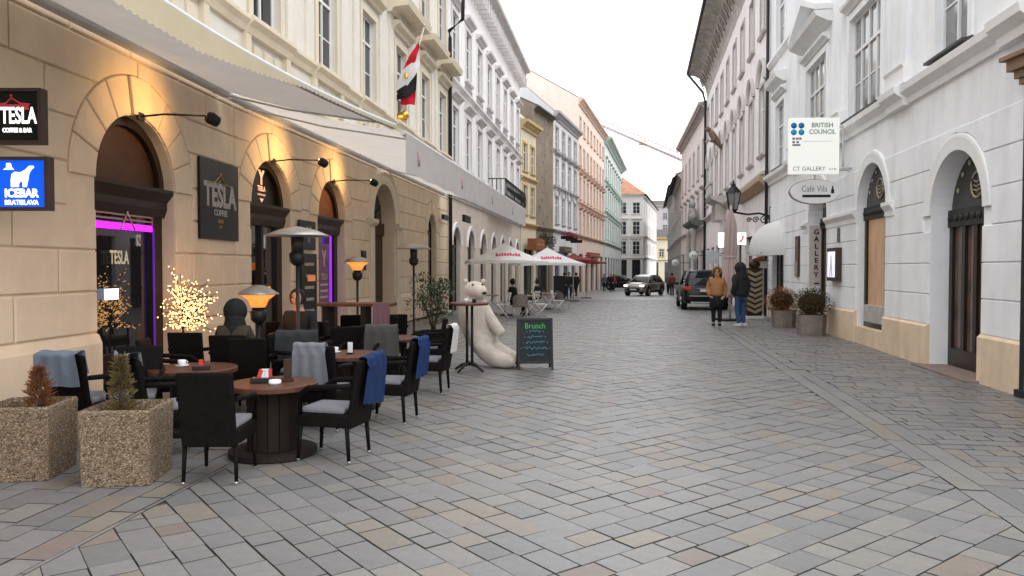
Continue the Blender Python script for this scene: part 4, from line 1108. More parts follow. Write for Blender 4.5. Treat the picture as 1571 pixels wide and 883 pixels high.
# ------------------------------------------------------------------ flag
t = thing('flag', 'red, white and black striped flag drooping from a pole above the awning', 'flag', FB.world(ub(22.6), .02, 6.15))
tip = Vector((.80, -.25, 2.62))
MB().tube([(0, 0, 0), tip], .022, 8).build('pole', mat('pale_pole', (0.6, 0.55, 0.45), 0.4, 0.1), t)
MB().lathe([(.02, -.04), (.05, 0), (.02, .05)], 8, tuple(tip + Vector((0, 0, .04)))).build('finial', STEEL, t)
GOLD = mat('polished_gold', (0.75, 0.42, 0.08), 0.25, 0.05, metal=.9)
q = MB(); q.ball((0.02, -.1, -.03), .2, 8, 1.3, .8, .7); q.ball((-.2, -.15, .02), .12, 8); q.ball((.2, -.12, .06), .13, 8)
q.build('gilded_bracket', GOLD, t)
cols = [mat('flag_red', (0.55, 0.015, 0.03), 0.8, 0.05, translucent=.3), mat('flag_white', (0.75, 0.75, 0.76), 0.8, 0.03, translucent=.3), mat('flag_black', (0.008, 0.008, 0.009), 0.8, 0.1)]
# the flag hangs from the pole's upper part; its fly end droops towards the camera-left
def flag_pt(a, b):
    """a along the fly 0..1, b across the hoist 0..1 (0 = top)"""
    hoist = tip * (1 - .02) - Vector((.04, 0, 0.02)) 
    top = Vector((tip.x-.02, tip.y, tip.z-.04)); 
    hx = top + (Vector((tip.x*.62, tip.y*.62, tip.z*.62)) - top) * b
    fly = Vector((-.78*a - .22*a*b, -.12*math.sin(a*9+b*2)*a, -1.55*a + .28*a*b*b - .05*math.sin(a*5)))
    return tuple(hx + fly)
def band_pts(b0, b1):
    return lambda a, b: flag_pt(a, b0 + (b1-b0)*b)
def drape(pts_top, pts_bot, m, nm='stripe'):
    n = 14
    def at(pts, s):
        k = min(int(s*(len(pts)-1)), len(pts)-2); f = s*(len(pts)-1) - k
        return Vector(pts[k]).lerp(Vector(pts[k+1]), f)
    MB().grid(lambda a, b: tuple(at(pts_top, a).lerp(at(pts_bot, a), b) + Vector((0, .05*math.sin(a*8+b*2), 0))), n, 5).build(nm, m, t)
W = lambda px, py, d=0.0: tuple(Vector(((px-CX)/FPX*(22.3+d), 22.3+d, CAM_H + (HOR-py)/FPX*(22.3+d))) - Vector(t.location))
drape([W(643, 66), W(632, 84), W(620, 106)], [W(645, 74), W(639, 96), W(621, 110)], cols[0])
drape([W(645, 74, .03), W(639, 94, .03), W(620, 109, .03), W(603, 140, .03)], [W(645, 100, .06), W(640, 114, .06), W(625, 134, .06), W(600, 154, .06)], cols[1])
drape([W(641, 113, .1), W(628, 129, .1), W(612, 140, .1), W(598, 151, .1)], [W(639, 140, .1), W(627, 152, .1), W(611, 154, .1), W(596, 168, .1)], cols[2])
drape([W(639, 141, .16), W(628, 147, .16), W(616, 152, .16)], [W(637, 162, .16), W(627, 162, .16), W(615, 162, .16)], cols[0])
e = MB(); e.ball(W(624, 118, -.04), .07, 6, 1, .2, 1.3); e.build('emblem', GOLD, t)
# ------------------------------------------------------------------ right-hand signs
XW = lambda y, out: 5.094 + .155*y - out
t = thing('projecting_sign', 'white illuminated BRITISH COUNCIL box projecting from the white house', 'sign', (6.885, 17.2, 4.43), R(-2))
MB().rbox(-.56, .56, -.07, .07, -.64, .64, .015).build('box', mat('lit_sign_white', (0.75, 0.76, 0.72), 0.5, 0, emit=(0.95, 0.98, 0.90), estr=.25), t)
SB = mat('sign_blue', (0.01, 0.18, 0.50), 0.5, 0); SB2 = mat('sign_cyan', (0.02, 0.33, 0.62), 0.5, 0); SG = mat('sign_grey', (0.22, 0.24, 0.25), 0.5, 0)
for x, z, m_ in ((-.47, .46, SB), (-.30, .46, SB), (-.47, .31, SB2), (-.30, .31, SB2)):
    MB().lathe([(.068, -.004), (.068, 0)], 20).xf(Matrix.Translation((x, -.072, z)) @ Matrix.Rotation(R(90), 4, 'X')).build('blue_dot', m_, t)
letters('BRITISH', .145, SG, t, (.17, -.074, .465), 0, .98, bold=.002); letters('COUNCIL', .145, SG, t, (.17, -.074, .315), 0, .92, bold=.002)
q = MB()
for x, z in ((-.5, .14), (-.42, .14), (-.35, .14), (-.5, .06), (-.41, .06)): q.box(x, x+.055, -.075, -.072, z, z+.05)
q.box(-.5, -.32, -.075, -.072, .0, .04); q.box(-.26, .4, -.074, -.072, .10, .105); q.build('small_logo', mat('sign_mauve', (0.2, 0.17, 0.22), 0.5, 0), t)
letters('CT GALLERY', .13, SG, t, (-.12, -.074, -.52), 0, 1.0); letters('s.r.o.', .09, SG, t, (.42, -.074, -.52), 0, 1.0)
for z in (.45, -.5): MB().tube([(.56, 0, z), (.87, .02, z)], .025, 6).build('bracket', GREYM, t)
MB().tube([(.68, .02, .47), (.68, .02, -.52)], .02, 6).build('mounting_bar', GREYM, t)
t = thing('projecting_sign', 'white oval cafe sign hanging under the large white box sign', 'sign', (6.99, 17.35, 3.41), R(-2))
def ellipse(a, b, y0, y1, n=36): return MB().prism([(a*math.cos(2*math.pi*k/n), b*math.sin(2*math.pi*k/n)) for k in range(n)], y0, y1)
ellipse(.59, .29, .0, .06).build('rim', mat('sign_rim', (0.25, 0.25, 0.26), 0.4, 0.05), t)
ellipse(.57, .275, -.04, -.001).build('face', WHITEP, t)
letters('Café Vila', .2, SG, t, (-.03, -.044, .06), 0, .82); MB().box(-.3, .34, -.046, -.042, -.13, -.07).build('black_bar', BLACK, t)
MB().prism([(.35, -.04), (.42, -.04), (.42, .03), (.40, .08), (.40, .13), (.37, .13), (.37, .08), (.35, .03)], -.046, -.042).build('bottle_emblem', BLACK, t)
MB().tube([(0, .02, .29), (0, .02, .5)], .02, 6).build('hanger', GREYM, t); MB().tube([(0, .02, .5), (.79, .05, .5)], .02, 6).build('bracket', GREYM, t)
# lit menu case, plaque, frame and GALLERY lettering
def on_right(y, out, z): return FR.world(ur(y), out, z)
t = thing('display_case', 'lit menu case in dark frame beside the gallery door', 'display case', on_right(18.2, .0, 1.74), FR.rz)
cs = MB().box(-.42, .42, -.16, -.03, -.4, .4); cs.build('case', CASE, t)
MB().box(-.33, .33, -.166, -.161, -.31, .31).build('screen', mat('lit_screen', (0.7, 0.7, 0.8), 0.4, 0.35, 5, emit=(0.75, 0.75, 0.95), estr=.6), t)
MB().box(-.425, -.421, -.14, -.05, -.31, .31).build('side_screen', MATS['lit_screen'], t)
q = MB().prism([(-.02, .25), (.06, .2), (.1, -.05), (.16, -.3), (.06, -.3), (.02, -.05), (-.06, -.3), (-.14, -.3), (-.06, .0)], -.170, -.167); q.build('printed_figure', WHITEP, t)
t = thing('wall_plaque', 'small grey plaque above the lit menu case', 'plaque', on_right(18.05, .03, 2.45), FR.rz)
MB().rbox(-.1, .1, -.02, .01, -.17, .17, .004).build('plate', mat('grey_plaque', (0.10, 0.115, 0.11), 0.5, 0.2), t)
MB().box(-.07, .07, -.024, -.02, .05, .07).build('engraved_line', TXD, t)
t = thing('picture_frame', 'brown framed poster on the wall left of the gallery letters', 'frame', on_right(22.35, .03, 2.0), FR.rz)
MB().rbox(-.24, .24, -.05, 0, -.6, .6, .01).build('frame', CASE, t)
MB().box(-.18, .18, -.056, -.051, -.2, .5).build('poster', mat('brown_poster', (0.16, 0.11, 0.085), 0.5, 0.4, 5), t); MB().box(-.21, .13, -.07, -.051, -.58, -.15).build('photo_card', mat('grey_card', (0.36, 0.34, 0.31), 0.5, 0.4, 7), t)
t = thing('gallery_lettering', 'vertical GALLERY lettering on the gallery door jamb', 'sign', FR.world(opR[2]['u0']+.02, -.2, 2.0), FR.rz + R(90))
MB().box(-.19, .19, .0, .012, -.85, .85).build('panel', mat('rose_panel', (0.62, 0.53, 0.50), 0.7, 0.05), t)
for k, ch in enumerate('GALLERY'): letters(ch, .2, mat('black_letter', (0.02, 0.015, 0.02), 0.5, 0), t, (0, -.003, .66-.2*k), 0, 1, bold=.006)
MB().box(-.05, .09, -.006, -.001, -.80, -.76).build('arrow', MATS['black_letter'], t)
# domed white awning
t = thing('domed_awning', 'white domed window awning under the wall lantern', 'awning', on_right(25.4, .0, 2.2), FR.rz)
def dome(a, b):
    th_ = math.pi*a; ph = math.pi/2*b
    return (-1.05*math.cos(th_)*math.cos(ph)*1.0, -.95*math.sin(th_)*math.cos(ph)-.02, .05 + .98*math.sin(ph))
MB().grid(dome, 16, 8).build('canopy', CANVAS_W, t)
MB().grid(lambda a, b: (-1.05*math.cos(math.pi*a), -.95*math.sin(math.pi*a)-.02, .05 - .17*b), 16, 1).build('valance', CANVAS_W, t)
q = MB()
for k in range(1, 4): q.box(-1.05*math.cos(math.pi*k/4)-.09, -1.05*math.cos(math.pi*k/4)+.09, -.95*math.sin(math.pi*k/4)-.05, -.95*math.sin(math.pi*k/4)-.03, -.07, -.02)
q.build('printed_name', SG, t)
# wall lantern on scrolled bracket
t = thing('wall_lantern', 'black street lantern on a scrolled iron bracket', 'lamp', on_right(26.9, 0, 3.5), FR.rz)
q = MB(); q.tube([(0, 0, .0), (0, -.4, .12), (0, -.8, .08), (0, -1.3, .17)], .035, 8)
for c, r_ in ((-.22, .17), (-.52, .12), (-.75, .09)):
    q.tube([(0, c + r_*(1-k/22)*math.cos(k*.5), -.12 + r_*(1-k/22)*math.sin(k*.5)) for k in range(20)], .022, 6)
q.box(-.05, .05, -.04, 0, -.35, .35)
q.build('bracket', IRON, t)
q = MB().lathe([(.05, .15), (.16, .22), (.17, .26)], 6, (0, -1.3, 0), False); q.lathe([(.30, .86), (.26, .92), (.12, 1.08), (.08, 1.1), (.1, 1.16), (.03, 1.2), (.02, 1.32)], 6, (0, -1.3, 0), False)
for k in range(6):
    a = 2*math.pi*k/6; q.tube([(.16*math.cos(a), -1.3+.16*math.sin(a), .26), (.27*math.cos(a), -1.3+.27*math.sin(a), .87)], .016, 5)
q.build('lantern_frame', IRON, t)
MB().lathe([(.15, .27), (.255, .86)], 6, (0, -1.3, 0), False).build('lantern_glass', mat('lantern_glass', (0.20, 0.22, 0.21), 0.15, 0.2, spec=.8), t)
# ------------------------------------------------------------------ terrace furniture
def make_chair():
    t = thing('armchair', 'x', 'chair', (0, 0, 0), 0, 'black woven armchairs on the cafe terrace')
    # backrest: woven shell, raked, running down behind the seat (chair faces +y)
    b = MB()
    for x0, x1 in ((-.235, .235),): 
        b.rbox(x0, x1, -.025, .025, .29, .87, .02)
    for k in range(len(b.v)):
        x, y, z = b.v[k]; b.v[k] = (x*(1+.04*(z-.3)), y - .225 - .17*(z-.3) - .02*math.cos(x*6), z)
    b.build('backrest', RATTAN, t)
    MB().rbox(-.245, .245, -.235, .245, .30, .415, .02).build('seat', RATTAN, t)
    for sx in (-1, 1):
        for sy in (-1, 1):
            l = MB().tube([(sx*.22, sy*.215, .31), (sx*.228, sy*.235, .02)], [.022, .016], 8).build('leg', RATTAN, t)
            MB().ball((sx*.228, sy*.236, .017), .017, 6).build('foot_cap', STEEL, l)
        MB().tube([(sx*.235, .21, .40), (sx*.255, .2, .58), (sx*.262, .12, .635), (sx*.262, -.1, .65), (sx*.245, -.27, .66)], [.022, .022, .024, .024, .022], 8).build('armrest', RATTAN, t)
    c = MB().rbox(-.215, .215, -.19, .225, .415, .465, .022)
    for k in range(len(c.v)):
        x, y, z = c.v[k]
        if z > .44: c.v[k] = (x, y, z + .012*math.cos(x*7)*math.cos(y*7) + rnd.uniform(-.003, .003))
    cu = c.build('seat_cushion', CUSH, t)
    MB().tube([(.2, -.18, .43), (.235, -.2, .38), (.24, -.21, .31), (.235, -.19, .27)], .006, 5).build('tie', CUSH, cu)
    for c_ in kids(t):
        c_.scale = (.87, 1, 1)
    return t
CH = [ # x, y, heading (0 = facing away from the camera), label
 (-2.30, 5.88, 2, 'black woven armchair with its back to the camera, nearest of all'),
 (-1.55, 6.50, 76, 'black woven armchair with dark blue blanket at the front drum table'),
 (-3.02, 6.62, -48, 'black woven armchair with pale towel, between planter and front table'),
 (-3.97, 7.00, -8, 'black woven armchair under folded blue grey blanket by the wall'),
 (-1.93, 7.75, -6, 'black woven armchair with grey blanket square on its back'),
 (-2.98, 8.60, 8, 'black woven armchair standing before the hooded guest'),
 (-3.75, 8.30, -80, 'black woven armchair by the lit window, left of the hooded guest'),
 (-2.62, 9.25, 10, 'grey backed woven armchair left of the tall heater pole'),
 (-3.32, 8.98, 4, 'black woven armchair with the hooded guest sitting in it'),
 (-1.32, 8.08, 78, 'black woven armchair with bright blue blanket at the second drum table'),
 (-1.12, 9.95, 80, 'black woven armchair with white towel near the bar table'),
 (-2.55, 9.0, -88, 'black woven armchair left of the second drum table'),
 (-1.98, 9.75, 178, 'black woven armchair behind the second drum table'),
 (-1.72, 10.15, 2, 'grey draped woven armchair at the third drum table'),
 (-2.42, 11.0, -85, 'black woven armchair left of the third drum table'),
 (-2.95, 10.55, 172, 'black woven armchair with the seated man facing the camera'),
 (-2.75, 12.75, 20, 'woven armchair behind the long bar table, wall side'),
 (-2.05, 12.9, 15, 'woven armchair behind the long bar table, street side'),
 (-1.35, 11.55, 100, 'black woven armchair beside the shrub tub'),
 (-2.35, 10.2, 30, 'black woven armchair right of the tall heater pole'),
 (-2.3, 8.15, 40, 'black woven armchair between the grey blanket and the window side'),
 (-2.05, 11.75, 178, 'black woven armchair in front of the long bar table'),
 (-3.95, 9.35, 0, 'black woven armchair under the light tree by the wall'),
 (-3.45, 11.2, 15, 'black woven armchair behind the low glowing heater'),
 (-3.6, 7.15, 200, 'black woven armchair tucked in behind the olive conifer'),
]
proto = make_chair(); chairs = []
for i, (x, y, h, lab) in enumerate(CH):
    if i == 0: c = proto; c.location = (x, y, 0.004); c.rotation_euler = (0, 0, R(h)); c['label'] = lab
    else: c = copy_tree(proto, (x, y, 0.004), R(h), lab)
    chairs.append(c)
# blankets and towels thrown over the chair backs
def blanket(ci, label, m, x0, x1, front, back, name='blanket', tilt=0.0, thick=.012):
    x, y, h, _ = CH[ci]
    t = thing(name, label, 'blanket', (x, y, .004), R(h))
    L_ = front + back + .08
    def path(s):
        d = s*L_
        if d < front: return (-.345 + .035 + .17*(front-d)*.95, .895 - (front-d)+.0)
        if d < front+.08:
            a = math.pi*(d-front)/.08; return (-.345 + .042*math.cos(a), .893 + .018*math.sin(a))
        return (-.389 + .17*(d-front-.08)*.75, .893 - (d-front-.08))
    def fn(off):
        def f(a, b):
            yy, zz = path(b); xx = x0 + (x1-x0)*a
            return (xx + .012*math.sin(b*5+a*3), yy + off*(1 if b < .5 else -1)*(1) + .007*math.sin(a*19+b*2)*(1 if b < .5 else -1), zz + tilt*(a-.5)*(-1 if b > .55 else .5) + .004*math.sin(a*14))
        return f
    MB().grid(fn(thick*.5), 18, 24).build('cloth', m, t)
    return t
NAVY = mat('navy_fleece', (0.008, 0.024, 0.085), 1.0, 0.15, 9, 0.4, 120)
GREYB = mat('grey_check_fleece', (0.17, 0.178, 0.195), 1.0, 0.1, 9, wave=110)
BLUEG = mat('blue_grey_fleece', (0.15, 0.18, 0.23), 1.0, 0.15, 9, 0.5, 60)
PALE = mat('pale_towel', (0.26, 0.275, 0.31), 1.0, 0.08, 9, 0.4, 120)
blanket(1, 'dark blue fleece blanket over the chair at the front drum table', NAVY, -.14, .25, .22, .42, tilt=.05)
blanket(2, 'pale grey towel over the corner of a chair behind the planter', PALE, -.24, .2, .1, .16, 'towel', .12)
blanket(3, 'blue grey blanket folded over the chair by the wall', BLUEG, -.22, .20, .2, .3, thick=.05)
blanket(4, 'square grey blanket hanging flat on a black chair back', GREYB, -.21, .14, .2, .45)
blanket(9, 'bright blue fleece blanket over the chair at the second drum table', mat('blue_fleece', (0.008, 0.028, 0.11), 1.0, 0.15, 9, 0.4, 120), -.16, .22, .2, .42)
blanket(10, 'white towel over the chair near the bar table', mat('white_towel', (0.6, 0.6, 0.6), 1.0, 0.08, 9, 0.4, 120), -.17, .15, .2, .36, 'towel')
blanket(7, 'grey blanket over the chair left of the heater pole', mat('dark_grey_fleece', (0.035, 0.037, 0.04), 1.0, 0.1, 9, 0.4, 120), -.25, .25, .2, .36)
blanket(13, 'taupe blanket over the chair at the third drum table', mat('taupe_fleece', (0.07, 0.066, 0.06), 1.0, 0.1, 9, 0.4, 120), -.22, .22, .2, .4)
# cable drum tables
def drum_table(x, y, label, r=.43):
    t = thing('drum_table', label, 'table', (x, y, .004), rnd.uniform(0, 3), 'cable drum tables on the terrace')
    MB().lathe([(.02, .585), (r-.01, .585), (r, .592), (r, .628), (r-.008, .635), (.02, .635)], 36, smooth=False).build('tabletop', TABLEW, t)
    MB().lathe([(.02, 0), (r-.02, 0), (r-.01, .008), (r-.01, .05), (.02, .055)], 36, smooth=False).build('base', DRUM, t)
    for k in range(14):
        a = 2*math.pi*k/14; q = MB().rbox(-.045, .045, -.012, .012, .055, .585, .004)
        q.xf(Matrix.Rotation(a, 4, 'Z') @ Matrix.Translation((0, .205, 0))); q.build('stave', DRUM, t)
    return t
TBL = [(-2.12, 6.62, 'round cable drum table with menu holder, nearest the camera'), (-3.25, 7.62, 'round drum table half hidden behind the towel chair'),
       (-1.98, 8.85, 'round drum table beside the bright blue blanket'), (-1.78, 10.95, 'round drum table farthest along the terrace')]
for x, y, l in TBL: drum_table(x, y, l, .39 if y < 7 else .43)
def on_table(x, y, z=.64): return (x, y, z)
t = thing('menu_holder', 'dark wooden menu holder on the front drum table', 'menu holder', (-2.0, 6.66, .64), R(20))
MB().rbox(-.05, .05, -.03, .03, 0, .03, .004).build('base', DARKWOOD, t); MB().rbox(-.035, .035, -.012, .012, .03, .2, .004).build('card', DARKWOOD, t)
t = thing('condiment_tray', 'small tray with red and white packets on the front drum table', 'tray', (-2.2, 6.6, .64), R(10))
MB().rbox(-.1, .1, -.06, .06, 0, .045, .008).build('tray', BLACK, t)
for k, c in enumerate(((0.6, 0.04, 0.03), (0.7, 0.7, 0.7), (0.7, 0.7, 0.7), (0.5, 0.03, 0.03))):
    MB().rbox(-.02, .02, -.006, .006, 0, .1, .003).xf(Matrix.Translation((-.02+.035*k-.02, 0, .02)) @ Matrix.Rotation(R(18-9*k), 4, 'Y')).build('packet', mat('packet_%d' % k, c, 0.5, 0.05), t)
tag(MB().lathe([(.05, 0), (.055, .01), (.05, .035), (.042, .035), (.04, .012)], 16).build('ashtray', WHITEP, None, (-2.07, 6.52, .64)), 'white ashtray on the front drum table', 'ashtray')
t = thing('condiment_tray', 'tray with a red packet on the table behind the towel chair', 'tray', (-3.1, 7.45, .64), R(30))
MB().rbox(-.08, .08, -.05, .05, 0, .04, .008).build('tray', BLACK, t); MB().rbox(-.02, .02, -.006, .006, .01, .1, .003).build('packet', MATS['packet_0'], t)
t = thing('menu_holder', 'white card stand on the table beside the bright blue blanket', 'menu holder', (-1.9, 8.78, .64), R(-15))
MB().rbox(-.035, .035, -.02, .02, 0, .02, .004).build('base', BLACK, t); MB().rbox(-.03, .03, -.006, .006, .02, .14, .002).build('card', WHITEP, t)
for k, (x, y, l_) in enumerate(((-3.4, 7.7, 'white coffee cup on the table behind the towel chair'), (-2.12, 8.95, 'white coffee cup on the table beside the bright blue blanket'), (-1.7, 10.85, 'white coffee cup on the farthest drum table'))):
    t = thing('coffee_cup', l_, 'cup', (x, y, .64), k)
    MB().lathe([(.02, .0), (.065, .006), (.07, .012), (.03, .008)], 18).build('saucer', WHITEP, t); MB().lathe([(.022, .008), (.038, .03), (.041, .065), (.037, .065), (.033, .03)], 16).build('bowl', WHITEP, t)
    MB().tube([(.038, 0, .055), (.06, 0, .05), (.058, 0, .03), (.036, 0, .025)], .005, 5).build('handle', WHITEP, t)
# long bar table with mauve cloth
t = thing('bar_table', 'long wooden bar table with mauve cloth before the violet banner', 'table', (-2.42, 11.9, 0), R(-3))
MB().rbox(-.62, .55, -.25, .25, 1.05, 1.1, .008).build('tabletop', TABLEW, t)
for x in (-.5, .1): MB().rbox(x-.04, x+.04, -.2, .2, 0, 1.05, .006).build('leg', DRUM, t)
MB().grid(lambda a, b: (.27+.27*a, -.262-.012*math.sin(a*20)*b, 1.105 - .65*b), 24, 6).build('cloth', mat('mauve_cloth', (0.16, 0.085, 0.10), 0.9, 0.1), t)
# round bar table by the bear
t = thing('bar_table', 'round bar table on a four footed black post in front of the white bear', 'table', (-.68, 11.9, .004))
MB().lathe([(.02, 1.06), (.3, 1.06), (.31, 1.07), (.31, 1.095), (.3, 1.1), (.02, 1.1)], 30, smooth=False).build('tabletop', TABLEW, t)
MB().tube([(-.035, 0, .1), (-.035, 0, 1.06)], .022, 8).build('post', BLACK, t); MB().tube([(.045, 0, .1), (.045, 0, 1.06)], .022, 8).build('post', BLACK, t)
for k in range(4):
    a = R(45+90*k+10); MB().tube([(0, 0, .13), (.15*math.cos(a), .15*math.sin(a), .1), (.28*math.cos(a), .28*math.sin(a), .02)], [.03, .024, .018], 8).build('foot', BLACK, t)
for k, (x, y) in enumerate(((-.05, .05), (.08, -.02))):
    tag(MB().lathe([(.03, 0), (.035, .05), (.03, .06)], 12).build('jar', [WHITEP, BLACK][k], None, (-.68+x, 11.9+y, 1.104)), ['white jar on the round bar table by the bear', 'black jar on the round bar table by the bear'][k], 'jar')
# ------------------------------------------------------------------ patio heaters
HOT = mat('glowing_heater', (1, .4, .1), 0.5, 0, emit=(1.0, 0.24, 0.04), estr=.9)
HOODM = mat('heater_hood', (0.42, 0.40, 0.37), 0.4, 0.08, metal=.6)
def heater(x, y, h, rh_, label, lit, pole=BLACK, power=22):
    t = thing('patio_heater', label, 'patio heater', (x, y, gz(y) + .004))
    MB().lathe([(.02, 0), (.24, 0), (.25, .03), (.2, .06), (.06, .08)], 20).build('foot', pole, t)
    MB().lathe([(.045, .08), (.025, .2), (.025, h-.5)], 12).build('pole', pole, t)
    MB().lathe([(.05, h-.52), (.10, h-.47), (.11, h-.36), (.08, h-.34)], 16).build('burner', pole, t)
    MB().lathe([(.08, h-.34), (.085, h-.14)], 16).build('screen', mat('heater_mesh', (0.05, 0.045, 0.04), 0.5, 0.2, metal=.5), t)
    MB().lathe([(rh_, h-.13), (rh_, h-.115), (rh_*.62, h-.05), (.08, h-.01), (.03, h)], 28).build('hood', HOODM, t)
    if lit:
        MB().lathe([(.09, h-.30), (rh_*.5, h-.2), (rh_*.86, h-.128)], 24).build('glow_plate', HOT, t)
        lamp('heater_glow', 'POINT', power, (1.0, 0.36, 0.09), (0, 0, h-.25), None, .12, None, t)
    return t
heater(-2.86, 10.0, 2.2, .41, 'unlit mushroom patio heater with black mesh, tallest on the terrace', False)
heater(-3.3, 16.0, 1.9, .29, 'glowing patio heater in front of the cream pier', True)
heater(-2.28, 17.4, 2.22, .40, 'unlit patio heater behind the leafy shrub', False)
heater(-3.42, 10.1, 1.42, .27, 'low glowing patio heater behind the hooded guest', True, BLACK, 170)
# ------------------------------------------------------------------ twig tree of lights
t = thing('light_tree', 'twig tree covered in tiny warm lights by the first arch', 'light tree', (-4.56, 10.35, .004))
LED = mat('warm_led', (1, .8, .5), 0.4, 0, emit=(1.0, 0.50, 0.17), estr=2.8)
MB().lathe([(.02, 0), (.16, 0), (.16, .03), (.02, .04)], 14).build('base', BLACK, t)
tw = MB(); tw.tube([(0, 0, .03), (.02, 0, .5), (0, .01, 1.0)], [.02, .016, .012], 6); bl_ = MB()
r2 = random.Random(3)
for k in range(90):
    a, e_ = r2.uniform(0, 2*math.pi), r2.uniform(-.35, 1.25); l = r2.uniform(.22, .54)
    s = Vector((0, 0, r2.uniform(.80, 1.20))); d = Vector((math.cos(a)*math.cos(e_), math.sin(a)*math.cos(e_), math.sin(e_)))
    if d.x*l < -.2: d.x = -d.x
    pts = [s + d*l*q + Vector((0, 0, .04*math.sin(q*3))) for q in (0, .5, 1)]
    tw.tube(pts, [.006, .005, .003], 4)
    for q in range(7):
        p = s + d*l*(.3+.7*q/6) + Vector([r2.uniform(-.03, .03) for _ in range(3)])
        bl_.ball(tuple(p), .0095, 4)
tw.build('twigs', mat('dark_twig', (0.03, 0.02, 0.015), 0.8, 0.1), t)
tag(bl_.build('bulbs', LED, t), kind='stuff')
# ------------------------------------------------------------------ planters, left
def conifer(t, base, h, r, m, seed, n=520):
    q = MB(); rr = random.Random(seed)
    for k in range(n):
        f = rr.random()**.8; z = base + h*f; R_ = r*(1-f)**.75*(.55+.45*math.sin(f*17+seed)**2)+.015; a = rr.uniform(0, 6.283); ra = R_*math.sqrt(rr.random())
        p = Vector((ra*math.cos(a), ra*math.sin(a), z)); d = Vector((math.cos(a)*.7, math.sin(a)*.7, rr.uniform(.3, 1.3))).normalized()
        s = d.cross(Vector((rr.uniform(-1, 1), rr.uniform(-1, 1), rr.uniform(-1, 1)))).normalized(); l = rr.uniform(.025, .06)
        for w_ in (-1, 1):
            b2 = (d + s*w_*.5).normalized()
            q.add([p - s*.006, p + s*.006, p + b2*l + s*.005, p + b2*l*1.2], [(0, 1, 2, 3)])
    q.build('foliage', m, t)
    MB().tube([(0, 0, base-.05), (.01, 0, base+h*.8)], [.02, .005], 6).build('stem', mat('bark', (0.07, 0.045, 0.03), 0.9, 0.2), t)
def cube_planter(x, y, rz, label):
    t = thing('concrete_planter', label, 'planter', (x, y, .004), R(rz), 'exposed aggregate planters')
    w_, h, i = .265, .575, .215
    q = MB()
    bm = bmesh.new(); bmesh.ops.create_cube(bm, size=1)
    for v in bm.verts: v.co = Vector((v.co.x*2*w_*(1 if v.co.z > 0 else .94), v.co.y*2*w_*(1 if v.co.z > 0 else .94), (v.co.z+.5)*h))
    bm.faces.ensure_lookup_table(); top = max(bm.faces, key=lambda f: f.calc_center_median().z)
    bmesh.ops.inset_region(bm, faces=[top], thickness=.05)
    for v in top.verts: v.co.z -= .09
    ve = [e for e in bm.edges if abs(e.verts[0].co.z - e.verts[1].co.z) > .3 or (min(v.co.z for v in e.verts) > h-.01)]
    bmesh.ops.bevel(bm, geom=ve, offset=.022, segments=3, profile=.5, affect='EDGES')
    bm.verts.index_update()
    q.add([v.co[:] for v in bm.verts], [[v.index for v in f.verts] for f in bm.faces]); bm.free()
    q.build('tub', AGG, t)
    MB().grid(lambda a, b: ((a-.5)*.42, (b-.5)*.42, h-.075+.012*math.sin(a*9)*math.cos(b*8)), 8, 8).build('soil', SOIL, t)
    return t
RUST = mat('dry_conifer', (0.17, 0.065, 0.025), 0.9, 0.4, 20); OLIV = mat('dull_conifer', (0.12, 0.085, 0.032), 0.9, 0.45, 20)
cube_planter(-3.87, 5.98, 7, 'square pebble concrete planter cut by the left picture edge'); cube_planter(-3.02, 5.86, 5, 'square pebble concrete planter holding the olive conifer')
t = thing('small_conifer', 'dried rust brown dwarf conifer in the leftmost planter', 'plant', (-3.80, 6.0, .48)); conifer(t, 0, .36, .13, RUST, 3, 420)
t = thing('small_conifer', 'upright olive dwarf conifer in the planter beside the nearest chair', 'plant', (-3.10, 5.92, .48)); conifer(t, 0, .46, .11, OLIV, 8, 480)
# ------------------------------------------------------------------ leafy shrub in tub behind the terrace
def leaf_bush(t, c, rx, ry, rz_, n, m, seed, l=(.04, .08), name='foliage'):
    q = MB(); rr = random.Random(seed)
    lobes = [(Vector((rr.uniform(-.6, .6)*rx, rr.uniform(-.6, .6)*ry, rr.uniform(-.6, .6)*rz_)), rr.uniform(.4, .65)) for _ in range(9)]
    k = 0
    while k < n:
        lo, s_ = rr.choice(lobes); v = Vector((rr.gauss(0, 1), rr.gauss(0, 1), rr.gauss(0, 1))).normalized()*(rr.random()**.4)
        p = Vector(c) + lo + Vector((v.x*rx*s_, v.y*ry*s_, v.z*rz_*s_)); d = (v + Vector((rr.uniform(-.5, .5), rr.uniform(-.5, .5), rr.uniform(0, .8)))).normalized()
        s = d.cross(Vector((rr.uniform(-1, 1), rr.uniform(-1, 1), 1))).normalized(); L_ = rr.uniform(*l)
        q.add([p, p + d*L_*.5 + s*L_*.22, p + d*L_, p + d*L_*.5 - s*L_*.22], [(0, 1, 2, 3)]); k += 1
    return q.build(name, m, t)
LEAF = mat('dark_leaf', (0.03, 0.055, 0.022), 0.5, 0.5, 14, spec=.4)
t = thing('potted_shrub', 'dark green leafy shrub in a tall tub between terrace and bear', 'plant', (-1.38, 13.1, .004))
MB().lathe([(.02, 0), (.17, 0), (.22, .5), (.24, .52), (.24, .56), (.2, .56), (.19, .5), (.02, .48)], 22).build('tub', DRUM, t)
leaf_bush(t, (0, 0, 1.1), .38, .36, .40, 1500, LEAF, 5)
q = MB()
for k in range(7):
    a = k*.9; q.tube([(0, 0, .48), (.08*math.cos(a), .08*math.sin(a), .8), (.24*math.cos(a), .24*math.sin(a), 1.15)], [.016, .012, .006], 5)
q.build('stem', MATS['bark'], t)
